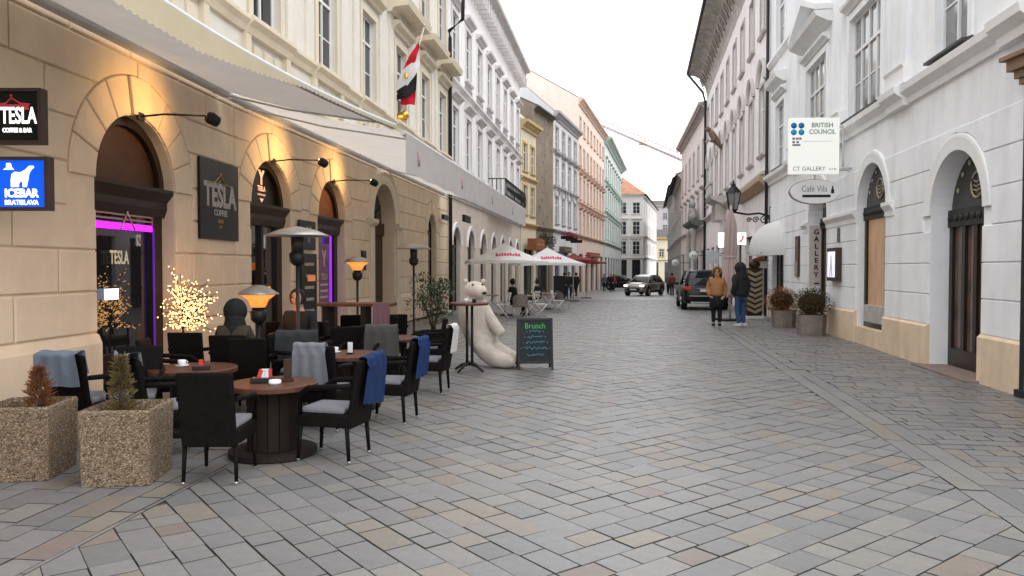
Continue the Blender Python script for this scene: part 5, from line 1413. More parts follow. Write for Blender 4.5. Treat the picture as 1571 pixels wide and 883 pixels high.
# ------------------------------------------------------------------ white polar bear figure
FUR = mat('white_plush', (0.56, 0.49, 0.415), 1.0, 0.16, 9, 0.9, 55, sheen=.4, stain=.2)
t = thing('bear_figure', 'large white plush polar bear sitting beside the chalkboard', 'figure', (-.50, 12.75, .004), R(8))
J_ = [((-.12, .05, .30), .37), ((-.15, .04, .62), .32), ((-.17, .02, .92), .255), ((-.165, -.01, 1.12), .205), ((-.14, -.06, 1.32), .225), ((-.06, -.27, 1.24), .125), ((-.03, -.37, 1.215), .085),
      ((.14, -.12, .24), .21), ((.38, -.22, .17), .16), ((.58, -.30, .12), .125), ((.64, -.32, .19), .10),
      ((.02, -.30, .2), .19), ((.22, -.46, .14), .15), ((.40, -.56, .11), .12), ((.46, -.58, .18), .10),
      ((.06, -.14, .86), .12), ((.20, -.27, .66), .10), ((.30, -.36, .52), .09)]
E_ = [(0, 1), (1, 2), (2, 3), (3, 4), (4, 5), (5, 6), (0, 7), (7, 8), (8, 9), (9, 10), (0, 11), (11, 12), (12, 13), (13, 14), (2, 15), (15, 16), (16, 17)]
skin('body', J_, E_, FUR, t, 2)
for s in (-1, 1):
    MB().ball((-.14+s*.15, -.0, 1.425), .042, 7, 1, .6, 1).build('ear', FUR, t)
    MB().ball((-.11+s*.08, -.245, 1.37), .018, 6).build('eye', BLACK, t)
MB().ball((-.015, -.44, 1.235), .034, 7, 1.2, .8, .8).build('nose', BLACK, t)
# ------------------------------------------------------------------ chalkboard
t = thing('chalkboard', 'black A frame chalkboard with green and blue writing', 'sign', (.37, 12.25, .004), R(4))
BRD = mat('blackboard', (0.016, 0.022, 0.022), 0.7, 0.3, 5); 
def tilted(mb, a, oy): return mb.xf(Matrix.Translation((0, oy, 0)) @ Matrix.Rotation(R(a), 4, 'X'))
for a, oy, nm in ((-9, -.17, 'front'), (9, .17, 'back')):
    f = MB()
    for x0, x1, z0, z1 in ((-.29, -.255, 0, .84), (.255, .29, 0, .84), (-.255, .255, .80, .84), (-.255, .255, .1, .135)): f.rbox(x0, x1, -.015, .015, z0, z1, .004)
    fr_ = tilted(f, a, oy).build('frame', BLACK, t)
    link('board', tilted(MB().box(-.255, .255, -.006, .006, .135, .80), a, oy).mesh('board'), BRD, fr_)
CG, CB = mat('green_chalk', (0.10, 0.42, 0.16), 1, 0.2, 30), mat('blue_chalk', (0.10, 0.30, 0.48), 1, 0.2, 30)
def scrawl(z, w_, m, seed, h=.05):
    rr = random.Random(seed); pts = []; x = -w_/2
    while x < w_/2:
        pts.append((x, -.012, z + rr.uniform(-.4, .5)*h)); x += rr.uniform(.012, .022)
    q = MB().tube(pts, .0055, 4)
    return q
tm = text_mesh('Brunch', .13, .001, .9)
for v in tm.vertices: v.co = (Matrix.Translation((0, -.17, 0)) @ Matrix.Rotation(R(-9), 4, 'X')) @ (v.co + Vector((0, -.010, .71)))
link('chalk_writing', tm, CG, t)
for k, (z, w_) in enumerate(((.62, .2), (.53, .26), (.44, .32), (.35, .40), (.24, .28))):
    q = scrawl(z, w_, CB, k+2)
    if k < 4:
        for s in (-1, 1): q.ball((s*(w_/2+.035), -.012, z), .009, 4)
    tilted(q, -9, -.17).build('chalk_writing', CB, t)
# ------------------------------------------------------------------ parasols and second cafe
def parasol(x, y, label, s, canvas, zt, ze, emblem=True, name='parasol'):
    t = thing(name, label, 'parasol', (x, y, gz(y)), R(8))
    h = s/2; c = MB(); nseg = 6
    cor = [(-h, -h), (h, -h), (h, h), (-h, h)]
    for k in range(4):
        a, b = cor[k], cor[(k+1) % 4]
        def fn(u_, v_, a=a, b=b):
            ex, ey = a[0]+(b[0]-a[0])*u_, a[1]+(b[1]-a[1])*u_
            sag = -.06*math.sin(math.pi*v_)*1.0 + .05*v_*math.sin(math.pi*u_)
            return (ex*v_, ey*v_, zt + (ze-zt)*v_ + sag)
        c.grid(fn, 8, 6)
        c.grid(lambda u_, v_, a=a, b=b: (a[0]+(b[0]-a[0])*u_, a[1]+(b[1]-a[1])*u_, ze + .05*math.sin(math.pi*u_) - .1*v_), 8, 1)
    c.build('canopy', canvas, t)
    MB().tube([(0, 0, .05), (0, 0, zt+.05)], .025, 8).build('pole', mat('pale_wood_pole', (0.5, 0.42, 0.32), 0.6, 0.1), t)
    MB().rbox(-.3, .3, -.3, .3, 0, .06, .01).build('foot', BLACK, t)
    for a in cor: MB().tube([(0, 0, zt-.12), (a[0]*.98, a[1]*.98, ze-.02)], .012, 5).build('rib', MATS['pale_wood_pole'], t)
    if emblem:
        REDL = mat('red_emblem', (0.55, 0.06, 0.12), 0.8, 0.1)
        e = MB()
        for k in range(9):
            xx = -.4+.1*k; hh = .05+.10*abs(math.cos(k*1.3))*(1-abs(xx)*1.2)
            v0 = .62
            zc = zt + (ze-zt)*v0 - .055
            e.add([(xx-.05, -h*(v0+.09)-.02, zc-.035), (xx+.05, -h*(v0+.09)-.02, zc-.035), (xx+.04, -h*(v0-hh)-.02, zc+(zt-ze)*hh+.03), (xx-.03, -h*(v0-hh*.7)-.02, zc+(zt-ze)*hh*.7+.03)], [(0, 1, 2, 3)])
        e.build('emblem', REDL, t)
    return t
parasol(-.27, 27.6, 'white square parasol with red emblem, nearer of two', 2.75, CANVAS_W, 2.68, 1.98)
parasol(1.55, 33.0, 'white square parasol with red emblem, farther of two', 2.8, CANVAS_W, 2.72, 2.0)
REDC = mat('red_canvas', (0.26, 0.045, 0.05), 0.9, 0.08, 2, translucent=.25)
parasol(3.6, 44, 'dark red parasol behind the white ones, nearer', 2.2, REDC, 2.8, 2.4, False); parasol(5.0, 50.5, 'dark red parasol farther down the street', 2.2, REDC, 2.8, 2.4, False)
WCH = mat('white_cafe_wood', (0.62, 0.60, 0.56), 0.6, 0.08)
def x_chair(x, y, rz, label):
    t = thing('folding_chair', label, 'chair', (x, y, gz(y)+.004), R(rz), 'white folding chairs by the parasols')
    for sx in (-1, 1):
        MB().tube([(sx*.2, -.22, 0), (sx*.2, .2, .46)], .018, 6).build('leg', WCH, t); MB().tube([(sx*.18, .22, 0), (sx*.18, -.2, .46), (sx*.18, -.28, .88)], .018, 6).build('leg', WCH, t)
    for k in range(5): MB().rbox(-.2, .2, -.2+.085*k, -.13+.085*k, .45, .47, .004).build('seat_slat', WCH, t)
    for k in range(3): MB().rbox(-.19, .19, -.29+.02*(2-k)-.01, -.27+.02*(2-k)-.01, .62+.09*k, .68+.09*k, .004).build('back_slat', WCH, t)
    return t
def x_table(x, y, label):
    t = thing('folding_table', label, 'table', (x, y, gz(y)+.004), R(10))
    MB().rbox(-.35, .35, -.35, .35, .72, .75, .006).build('tabletop', mat('tan_table', (0.34, 0.2, 0.12), 0.5, 0.15), t)
    for sy in (-1, 1):
        MB().tube([(-.3, sy*.28, 0), (.3, sy*.28, .72)], .02, 6).build('leg', WCH, t); MB().tube([(.3, sy*.26, 0), (-.3, sy*.26, .72)], .02, 6).build('leg', WCH, t)
    return t
c0 = x_chair(-.35, 26.1, 100, 'white folding chair at the left under the near parasol')
for x, y, h, l in ((1.0, 26.4, -80, 'white folding chair at the right under the near parasol'), (1.9, 30.4, -100, 'white folding chair under the far parasol'), (.75, 29.2, 60, 'white folding chair between the two parasols')): copy_tree(c0, (x, y, gz(y)+.004), R(h), l)
x_table(.65, 27.0, 'folding table under the near parasol'); x_table(1.5, 31.4, 'folding table under the far parasol'); x_table(-.9, 28.0, 'folding table beside the wall under the near parasol')
def wick(x, y, rz, label):
    t = thing('wicker_chair', label, 'chair', (x, y, gz(y)+.004), R(rz)); WK = mat('grey_wicker', (0.17, 0.145, 0.13), 0.8, 0.3, 20)
    MB().grid(lambda a, b: (.27*math.cos(math.pi*(1+a)), -.27+.0+.27*math.sin(math.pi*(1+a))*.8+.2, .42+.42*b*(.6+.4*math.sin(math.pi*a))), 14, 3).build('backrest', WK, t)
    MB().rbox(-.26, .26, -.25, .22, .38, .44, .02).build('seat', WK, t)
    for sx in (-1, 1):
        for sy in (-1, 1): MB().tube([(sx*.22, sy*.2, 0), (sx*.22, sy*.2, .4)], .018, 6).build('leg', GREYM, t)
wick(.28, 25.9, 5, 'grey wicker chair seen from behind under the near parasol'); wick(2.2, 33.2, -60, 'grey wicker chair beyond the far parasol')
# ------------------------------------------------------------------ right-hand planters and street dressing
def oct_planter(x, y, label, w_, h):
    t = thing('octagonal_planter', label, 'planter', (x, y, gz(y)+.004), R(22), 'octagonal concrete planters')
    MB().lathe([(.05, 0), (w_*.92, 0), (w_, h-.03), (w_, h), (w_-.05, h), (w_-.06, h-.08), (.05, h-.08)], 8, smooth=False).build('tub', mat('weathered_concrete', (0.23, 0.195, 0.165), 0.9, 0.25, 6, 0.5, 50, stain=.25), t)
    MB().lathe([(.02, h-.07), (w_-.06, h-.075)], 8, smooth=False).build('soil', SOIL, t)
    return t
BROWNB = mat('browned_box_leaf', (0.24, 0.098, 0.034), 0.85, 0.45, 9); GREENB = mat('box_leaf', (0.075, 0.055, 0.02), 0.8, 0.5, 9)
def ball_bush(x, y, z, r, m, label, seed):
    t = thing('clipped_bush', label, 'plant', (x, y, z))
    MB().tube([(0, 0, -.05), (0, 0, r*.5)], .03, 6).build('stem', MATS['bark'], t)
    q = MB(); rr = random.Random(seed)
    for k in range(2600):
        v = Vector((rr.gauss(0, 1), rr.gauss(0, 1), rr.gauss(0, 1))).normalized(); f = rr.uniform(.62, 1.0) + .06*math.sin(v.x*7+seed)*math.cos(v.y*6+v.z*5)
        p = Vector((v.x*r*1.08, v.y*r*1.08, v.z*r*.86))*f + Vector((0, 0, r*.74)); d = (v + Vector([rr.uniform(-.7, .7) for _ in range(3)])).normalized(); s = d.cross(Vector((rr.random()-.5, rr.random()-.5, 1))).normalized(); l = rr.uniform(.03, .055)
        q.add([p, p + d*l*.5 + s*l*.3, p + d*l, p + d*l*.5 - s*l*.3], [(0, 1, 2, 3)])
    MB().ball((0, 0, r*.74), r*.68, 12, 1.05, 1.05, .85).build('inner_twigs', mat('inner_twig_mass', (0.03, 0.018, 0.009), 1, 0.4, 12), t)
    q.build('foliage', m, t)
oct_planter(7.42, 18.55, 'octagonal concrete planter with greenish bush, nearer the gallery door', .36, .50); ball_bush(7.42, 18.55, .44, .455, GREENB, 'clipped green brown bush in the nearer octagonal planter', 4)
oct_planter(7.66, 21.1, 'octagonal concrete planter with russet bush, behind the other', .34, .48); ball_bush(7.60, 21.1, .42, .43, BROWNB, 'clipped russet brown bush in the farther octagonal planter', 9)
t = thing('closed_parasol', 'tall closed dusty pink parasol beside the two standing people', 'parasol', (7.05, 24.2, gz(24.2)), R(10))
PINKC = mat('dusty_pink_canvas', (0.47, 0.36, 0.345), 0.9, 0.1, 3)
def fold_r(a, b):
    prof = ((0, .24), (.12, .25), (.42, .17), (.46, .15), (.55, .19), (.8, .17), (.93, .09), (1.001, .03))
    for (b0, r0), (b1, r1) in zip(prof, prof[1:]):
        if b0 <= b <= b1: r_ = r0 + (r1-r0)*(b-b0)/(b1-b0); break
    return r_*(1 + .22*math.cos(a*2*math.pi*8 + 1.5*math.sin(b*4)))
MB().grid(lambda a, b: (fold_r(a, b)*math.cos(a*2*math.pi), fold_r(a, b)*math.sin(a*2*math.pi), .8 + 2.8*b + (.06*math.sin(a*50) if b == 0 else 0)), 96, 22).build('canopy', PINKC, t)
MB().tube([(0, 0, 0), (0, 0, 3.72)], .035, 8).build('pole', mat('pale_wood_pole', (0.5, 0.42, 0.32), 0.6, 0.1), t); MB().tube([(0, 0, 2.02), (0, 0, 2.10)], .185, 14).build('strap', PINKC, t); MB().rbox(-.35, .35, -.35, .35, 0, .08, .01).build('foot', BLACK, t)
# tall carved column of chevrons
t = thing('chevron_column', 'tall brown column of pale wooden chevrons beside the man in black', 'figure', (8.2, 25.4, gz(25.4)), R(5))
MB().rbox(-.26, .26, -.08, .1, .1, 1.72, .02).build('back_board', DARKWOOD, t)
CHV = mat('pale_chevron_wood', (0.30, 0.24, 0.17), 0.7, 0.15)
for k in range(8):
    for s in (-1, 1): MB().prism([(0, 0), (s*.26, .12), (s*.26, .22), (0, .10)][::s], -.13, -.08).xf(Matrix.Translation((0, 0, .18+.18*k))).build('chevron', CHV, t)
MB().rbox(-.3, .3, -.16, .16, 0, .1, .02).build('foot', WCH, t); MB().ball((0, -.03, 1.84), .17, 8, 1.2, .7, .9).build('carved_head', DARKWOOD, t)
t = thing('house_shaped_sign', 'small red roofed sign board behind the chevron column', 'sign', (8.75, 26.6, 0), R(5))
MB().rbox(-.03, .03, -.03, .03, -.1, 1.7, .005).build('post', WCH, t); MB().rbox(-.3, .3, -.03, .03, 1.65, 1.9, .01).build('board', WCH, t); MB().prism([(-.38, 1.9), (.38, 1.9), (0, 2.06)], -.06, .06).build('roof', mat('brick_red_paint', (0.30, 0.08, 0.04), 0.7, 0.15), t)
wick(8.35, 23.8, 70, 'grey wicker chair half hidden behind the russet bush')
# round signs on the far right houses, lit box signs
for (px, py, y, r_, lab) in ((1064, 392, 43, .27, 'round white sign on a bracket above the dark car'), (1036, 403, 60, .30, 'round pale sign farther along the right side')):
    x = (px-CX)/FPX*y; z = CAM_H + (HOR-py)/FPX*y
    t = thing('round_sign', lab, 'sign', (x, y, z))
    MB().lathe([(r_, -.03), (r_, .03)], 24).xf(Matrix.Rotation(R(90), 4, 'X')).build('disc', WHITEP, t)
    letters('i o', r_*.7, mat('black_letter', (0.02, 0.015, 0.02), 0.5, 0), t, (0, -.035, 0), 0, 1) if False else None
    MB().box(-r_*.4, -r_*.25, -.036, -.031, -r_*.3, r_*.3).build('printed_mark', BLACK, t); MB().lathe([(r_*.2, -.003), (r_*.2, 0)], 14).xf(Matrix.Translation((r_*.15, -.032, 0)) @ Matrix.Rotation(R(90), 4, 'X')).build('printed_mark', SG, t)
    MB().tube([(r_, 0, 0), (xr(y)-x-.0, .1, 0)], .025, 6).build('bracket', BLACK, t)
LITW = mat('lit_box_white', (0.8, 0.78, 0.78), 0.5, 0, emit=(1, .93, .92), estr=1.0)
for (px, py, y, w_, h, lab) in ((1108, 368, 38, .42, .75, 'small lit white box sign left of the closed parasol'), (1136, 366, 31.5, .42, .5, 'small lit white box sign with red mark under the lantern')):
    x = (px-CX)/FPX*y; z = CAM_H + (HOR-py)/FPX*y
    t = thing('projecting_sign', lab, 'sign', (x, y, z))
    MB().rbox(-w_/2, w_/2, -.06, .06, -h/2, h/2, .01).build('box', LITW, t); MB().tube([(w_/2, 0, 0), (xr(y)-x, .1, 0)], .02, 6).build('bracket', BLACK, t)
    if 'red' in lab: MB().prism([(-.1, -.12), (.02, -.15), (.13, .1), (.05, .15), (.0, -.02)], -.066, -.061).build('red_mark', mat('lit_red', (0.7, 0.05, 0.06), 0.5, 0, emit=(1, .08, .1), estr=.4), t)
t = thing('projecting_sign', 'pale square sign hanging between the car and the houses', 'sign', ((1093-CX)/FPX*40, 40, CAM_H + (HOR-394)/FPX*40))
MB().rbox(-.35, .35, -.05, .05, -.35, .35, .01).build('board', mat('pale_blue_board', (0.55, 0.6, 0.63), 0.5, 0.1), t); MB().tube([(.35, 0, .2), (xr(40)-t.location.x, .1, .2)], .02, 6).build('bracket', BLACK, t)
# ------------------------------------------------------------------ cars
def loft(secs, smooth=True):
    mb = MB(); n = len(secs[0]); vs = [p for s in secs for p in s]
    fs = [(i*n+k, i*n+(k+1) % n, (i+1)*n+(k+1) % n, (i+1)*n+k) for i in range(len(secs)-1) for k in range(n)]
    fs += [list(range(n-1, -1, -1)), [(len(secs)-1)*n+k for k in range(n)]]
    return mb.add(vs, fs, smooth)
def body_sec(x, zb, zs, zt, hw):
    h = [(hw*.86, zb), (hw*.97, zb+.06), (hw, zb+(zs-zb)*.5), (hw*.985, zs), (hw*.93, zs+(zt-zs)*.7), (hw*.80, zt), (hw*.4, zt+.012)]
    return [(x, y, z) for y, z in h] + [(x, -y, z) for y, z in h[::-1]]
def cab_sec(x, z0, z1, h0, h1):
    h = [(h0, z0), (h0-(h0-h1)*.5, z0+(z1-z0)*.55), (h1, z1-.03*(z1 > z0+.2)), (h1*.82, z1), (h1*.4, z1+.012)]
    return [(x, y, z) for y, z in h] + [(x, -y, z) for y, z in h[::-1]]
def wheel(t, x, y, r, wdt):
    s = 1 if y > 0 else -1
    w_ = MB().lathe([(r*.62, -wdt/2), (r*.93, -wdt/2), (r, -wdt*.35), (r, wdt*.35), (r*.93, wdt/2), (r*.62, wdt/2)], 28).xf(Matrix.Translation((x, y, r)) @ Matrix.Rotation(R(90), 4, 'X'))
    wl_ = w_.build('wheel', mat('tyre_rubber', (0.012, 0.012, 0.013), 0.85, 0.1), t)
    rim = MB().lathe([(r*.62, -.02), (r*.64, .015), (r*.5, .0), (r*.12, .01), (r*.02, .02)], 24).xf(Matrix.Translation((x, y+s*wdt*.46, r)) @ Matrix.Rotation(R(-90*s), 4, 'X'))
    link('rim', rim.mesh('rim'), mat('dark_rim', (0.06, 0.06, 0.062), 0.4, 0.1, metal=.6), wl_)
    sp = MB()
    for k in range(5):
        a = 2*math.pi*k/5; sp.tube([(x+r*.1*math.cos(a), y+s*(wdt*.46+.022), r+r*.1*math.sin(a)), (x+r*.58*math.cos(a), y+s*(wdt*.46+.02), r+r*.58*math.sin(a))], .032, 6)
    link('spokes', sp.mesh('spokes'), STEEL, wl_)
def arch_trim(t, x, y, r, m):
    s = 1 if y > 0 else -1; q = MB(); n = 16
    for k in range(n):
        a0, a1 = math.pi*k/n, math.pi*(k+1)/n
        q.add([(x+r*math.cos(a), y, .36+r*math.sin(a)) for a in (a0, a1)] + [(x+(r+.085)*math.cos(a), y-s*.0, .36+(r+.085)*math.sin(a)) for a in (a1, a0)] +
              [(x+r*math.cos(a), y-s*.1, .36+r*math.sin(a)) for a in (a0, a1)], [(0, 1, 2, 3), (0, 4, 5, 1)])
    q.add([(x+r*math.cos(math.pi*k/n), y-s*.012, .36+r*math.sin(math.pi*k/n)) for k in range(n+1)] + [(x-r, y-s*.012, .2), (x+r, y-s*.012, .2)], [list(range(n+3))])
    return q.build('wheel_arch', m, t)
PLAST = mat('black_plastic', (0.015, 0.015, 0.016), 0.6, 0.1)
CARGL = mat('car_glass', (0.008, 0.009, 0.011), 0.05, 0, spec=.4)
def pillars(t, cab, m):
    q = MB()
    for s in (-1, 1):
        q.tube([(x, s*(h1*.985), z1-.025) for (x, z0, z1, h0, h1) in cab], .032, 6)
        for i in (1, len(cab)-2, len(cab)//2):
            x, z0, z1, h0, h1 = cab[i]; q.tube([(x + (-.12 if i == 1 else .12 if i == len(cab)-2 else 0), s*h0*.995, z0), (x, s*(h0-(h0-h1)*.48), z0+(z1-z0)*.55), (x, s*h1*.99, z1-.02)], .035, 6)
    q.build('window_pillar', m, t)
def roof_panel(t, cab, m):
    secs = []
    for (x, z0, z1, h0, h1) in cab[1:-1]:
        hh = [(h1*1.0, z1-.02), (h1*.82, z1+.012), (h1*.4, z1+.026)]
        secs.append([(x, y, z) for y, z in hh] + [(x, -y, z) for y, z in hh[::-1]])
    loft(secs).build('roof', m, t)
# dark estate seen from behind
BLKP = mat('black_car_paint', (0.004, 0.0045, 0.006), 0.3, 0.03, coat=.15, spec=.3)
yb = 34.2; hd = math.atan(.15)
t = thing('parked_car', 'black estate car parked on the right, seen from behind', 'car', (8.62, yb, gz(yb)), math.pi/2 - hd)
secs = [(-2.40, .44, .80, .98, .82), (-2.36, .36, .92, 1.06, .90), (-2.05, .30, .95, 1.09, .955), (-1.2, .26, .95, 1.09, .97), (0, .26, .94, 1.07, .97), (1.1, .26, .93, 1.05, .97), (1.8, .28, .88, .99, .95), (2.2, .34, .78, .9, .88), (2.36, .42, .7, .78, .74)]
loft([body_sec(*s) for s in secs]).build('body', BLKP, t)
cab = [(-2.33, 1.04, 1.09, .86, .80), (-2.02, 1.06, 1.65, .87, .70), (-1.3, 1.07, 1.73, .88, .71), (.15, 1.06, 1.71, .88, .71), (.5, 1.05, 1.62, .88, .69), (1.25, 1.03, 1.06, .86, .8)]
loft([cab_sec(*s) for s in cab]).build('windows', CARGL, t); roof_panel(t, cab, BLKP); pillars(t, cab, BLKP)
for x in (-1.42, 1.42):
    for s in (-1, 1): wheel(t, x, s*.86, .36, .24); arch_trim(t, x, s*.985, .40, PLAST)
for s in (-1, 1):
    MB().rbox(-2.41, -2.2, min(s*.62, s*.9), max(s*.62, s*.9), .90, 1.05, .02).build('tail_light', mat('tail_light_red', (0.42, 0.015, 0.02), 0.2, 0, spec=.6, emit=(.5, .02, .02), estr=.15), t)
    MB().tube([(-1.9, s*.62, 1.77), (.1, s*.62, 1.78)], .022, 6).build('roof_rail', STEEL, t)
    MB().rbox(.62, .82, min(s*.95, s*1.12), max(s*.95, s*1.12), 1.05, 1.2, .03).build('mirror', BLKP, t)
    MB().tube([(-2.45, s*.6, .36), (-2.3, s*.6, .36)], .05, 10).build('exhaust', STEEL, t)
MB().rbox(-2.435, -2.415, -.27, .27, .82, .93, .004).build('number_plate', mat('plate_white', (0.65, 0.65, 0.66), 0.5, 0.05), t)
MB().rbox(-2.43, -2.38, -.72, .72, .62, .655, .008).build('bumper_trim', STEEL, t); MB().rbox(-2.43, -2.36, -.6, .6, .33, .385, .008).build('bumper_trim', STEEL, t); MB().rbox(-2.42, -2.36, -.4, .4, .955, .98, .005).build('tailgate_trim', STEEL, t)
# silver crossover seen from the front quarter
SILV = mat('bronze_silver_paint', (0.27, 0.245, 0.22), 0.25, 0.03, metal=.55, coat=.7, spec=.6); WHT = mat('silver_highlight_paint', (0.55, 0.54, 0.52), 0.2, 0.02, metal=.3, coat=.8)  # the paler second colour paints a highlight onto bonnet and roof
ys_ = 58.5
t = thing('moving_car', 'silver crossover turning across the far end of the street', 'car', (10.35, ys_, gz(ys_)), math.atan2(-.84, -.54))
secs = [(-2.18, .46, .8, .95, .78), (-2.1, .36, .9, 1.03, .87), (-1.5, .28, .92, 1.06, .92), (0, .26, .9, 1.02, .92), (.9, .26, .9, 1.02, .92), (1.5, .27, .86, .99, .91), (1.95, .3, .78, .9, .86), (2.14, .36, .66, .78, .76), (2.2, .42, .58, .66, .66)]
loft([body_sec(*s) for s in secs]).build('body', SILV, t)
cab = [(-2.08, 1.0, 1.05, .82, .75), (-1.55, 1.03, 1.5, .83, .62), (-.8, 1.03, 1.6, .84, .66), (.2, 1.02, 1.58, .84, .66), (.5, 1.0, 1.46, .84, .64), (1.15, .99, 1.02, .82, .76)]
loft([cab_sec(*s) for s in cab]).build('windows', CARGL, t); roof_panel(t, cab, WHT); pillars(t, cab, SILV)
loft([[(x, y, z) for y, z in ((.72*k, z0), (.4*k, z0+.03), (-.4*k, z0+.03), (-.72*k, z0), (-.4*k, z0-.02), (.4*k, z0-.02))] for x, z0, k in ((1.1, 1.045, 1), (1.6, 1.0, .98), (1.98, .90, .86))]).build('bonnet', WHT, t)
for x in (-1.3, 1.33):
    for s in (-1, 1): wheel(t, x, s*.82, .35, .23); arch_trim(t, x, s*.932, .385, PLAST)
for s in (-1, 1):
    MB().rbox(1.93, 2.16, min(s*.48, s*.8), max(s*.48, s*.8), .74, .86, .02).build('headlight', mat('headlight_lit', (0.8, 0.8, 0.8), 0.2, 0, emit=(1, .97, .9), estr=1.6), t)
    MB().rbox(.5, .68, min(s*.92, s*1.08), max(s*.92, s*1.08), 1.0, 1.13, .03).build('mirror', SILV, t)
    MB().box(-.9, .9, min(s*.92, s*.935), max(s*.92, s*.935), .26, .42).build('sill_cladding', PLAST, t)
MB().rbox(2.12, 2.235, -.5, .5, .38, .64, .03).build('grille', PLAST, t); MB().rbox(2.235, 2.245, -.26, .26, .47, .57, .003).build('number_plate', MATS['plate_white'], t)
t = thing('far_car', 'dark car half hidden behind the silver crossover', 'car', ((955-CX)/FPX*84, 84, gz(84)), R(-20))
loft([body_sec(*s) for s in secs]).build('body', BLKP, t); loft([cab_sec(*s) for s in cab]).build('windows', CARGL, t); roof_panel(t, cab, BLKP)
for x in (-1.3, 1.33):
    for s in (-1, 1): wheel(t, x, s*.82, .35, .23)
# ------------------------------------------------------------------ people
SKIN = mat('skin', (0.42, 0.25, 0.18), 0.6, 0.05); HAIR = mat('dark_hair', (0.012, 0.009, 0.007), 0.6, 0.2, 30)
def cloth(name, c, **k): return mat(name, c, 0.9, 0.15, 14, 0.3, 60, **k)
def person(label, x, y, rz, coat, legs, shoes, pose='stand', h=1.7, hood=None, hair=HAIR, z=None, coat_len=.78, long_hair=False, fur=None, lean=0.0, bag=None, skirt=None, bulk=1.0):
    """local +y is the way the person faces"""
    t = thing('person', label, 'person', (x, y, gz(y)+.004 if z is None else z), R(rz))
    k = h/1.7; sit = pose == 'sit'; st = .16 if pose == 'walk' else .0
    P = lambda a, b, c: (a*k, b*k, c*k)
    hz = .50 if sit else .90                                    # pelvis height
    up = hz - .90
    hd_ = [((0, .0, 1.30+up), .13), ((0, .005, 1.42+up), .062), ((0, .012, 1.50+up), .062), ((0, .03+lean*.4, 1.56+up), .085), ((0, .025+lean*.4, 1.64+up), .088), ((0, .015+lean*.4, 1.69+up), .06)]
    spine = [((0, 0, hz), .135), ((0, -.01, 1.08+up), .125)] + hd_
    if sit: lg = lambda s: [((s*.09, .08, .50), .085), ((s*.12, .42, .52), .068), ((s*.12, .46, .28), .055), ((s*.12, .44, .09), .04), ((s*.13, .56, .04), .035)]
    else: lg = lambda s: [((s*.085, 0, .84), .085), ((s*.09, .03+s*st*.5, .49), .060), ((s*.09, -.01+s*st, .27), .052), ((s*.09, -.03+s*st*1.2, .085), .038), ((s*.105, .09+s*st*1.2, .035), .034)]
    if sit: arm = lambda s: [((s*.17, 0, 1.36+up), .06), ((s*.23, .05, 1.13+up), .048), ((s*.18, .26, 1.0+up), .038), ((s*.10, .34, 1.03+up), .03)]
    else: arm = lambda s: [((s*.17, 0, 1.37), .062), ((s*.235, -.04, 1.12), .048), ((s*.22, .06, .93), .038), ((s*.18, .13, .88), .032)]
    J = [(P(*p), r*k) for p, r in spine]; E = [(i, i+1) for i in range(len(J)-1)]
    for s in (-1, 1):
        for f, root in ((lg, 0), (arm, 2)):
            b = len(J); q = f(s); J += [(P(*p), r*k) for p, r in q]; E += [(root, b)] + [(b+i, b+i+1) for i in range(len(q)-1)]
    skin('body', J, E, SKIN, t, 1)
    # coat: torso, skirt and sleeves grown as one surface
    low = hz-.06 if sit else 1.70-coat_len-.10 if coat_len < .86 else .72
    Jc = [((0, -.005, max(low, .45)), .195), ((0, 0, hz+.10), .185), ((0, -.005, 1.12+up), .175), ((0, -.005, 1.30+up), .18), ((0, 0, 1.42+up), .11)]
    Jc = [(P(*p), r*k*bulk) for p, r in Jc]; Ec = [(i, i+1) for i in range(4)]
    for s in (-1, 1):
        b = len(Jc); q = arm(s)
        Jc += [(P(*p), (r+.022)*k*bulk) for p, r in q[:3]] + [(P(*Vector(q[2][0]).lerp(Vector(q[3][0]), .6)), .052*k)]; Ec += [(3, b), (b, b+1), (b+1, b+2), (b+2, b+3)]
    skin('coat', Jc, Ec, coat, t, 2)
    # trousers and shoes
    Jt = [(P(0, 0, hz), .145*k)]; Et = []
    for s in (-1, 1):
        b = len(Jt); q = lg(s)[:4]; Jt += [(P(*p), (r+.016)*k) for p, r in q]; Et += [(0, b)] + [(b+i, b+i+1) for i in range(3)]
        f0, f1 = lg(s)[3][0], lg(s)[4][0]
        sh = MB().rbox(-.048, .048, -.11, .16, 0, .10, .03)
        for i_ in range(len(sh.v)):
            vx, vy, vz = sh.v[i_]; sh.v[i_] = (vx*(1-.2*(vy > .1)), vy, vz*(1-.45*max(0, vy)/.16))
        sh.xf(Matrix.Translation((f0[0]*k, (f0[1]+.02)*k, 0)) @ Matrix.Scale(k, 4)).build('shoe', shoes, t)
    skin('trousers', Jt, Et, legs, t, 2)
    if skirt: MB().lathe([(.16*k, .95*k), (.20*k, .75*k), (.215*k, .56*k)], 16, smooth=True).build('skirt', skirt, t)
    hy = (.03+lean*.4)*k; hzc = (1.60+up)*k
    for s in (-1, 1):
        MB().ball((s*.035*k, hy+.083*k, hzc+.012*k), .011*k, 5).build('eye', BLACK, t)
        MB().ball((s*.093*k, hy-.005, hzc), .024*k, 6, .4, .8, 1.2).build('ear', SKIN, t)
    MB().ball((0, hy+.098*k, hzc-.018*k), .016*k, 5, .8, 1, 1.2).build('nose', SKIN, t); MB().ball((0, hy+.083*k, hzc-.052*k), .022*k, 5, 1.1, .4, .35).build('mouth', mat('lips', (0.3, 0.1, 0.09), 0.6, 0), t)
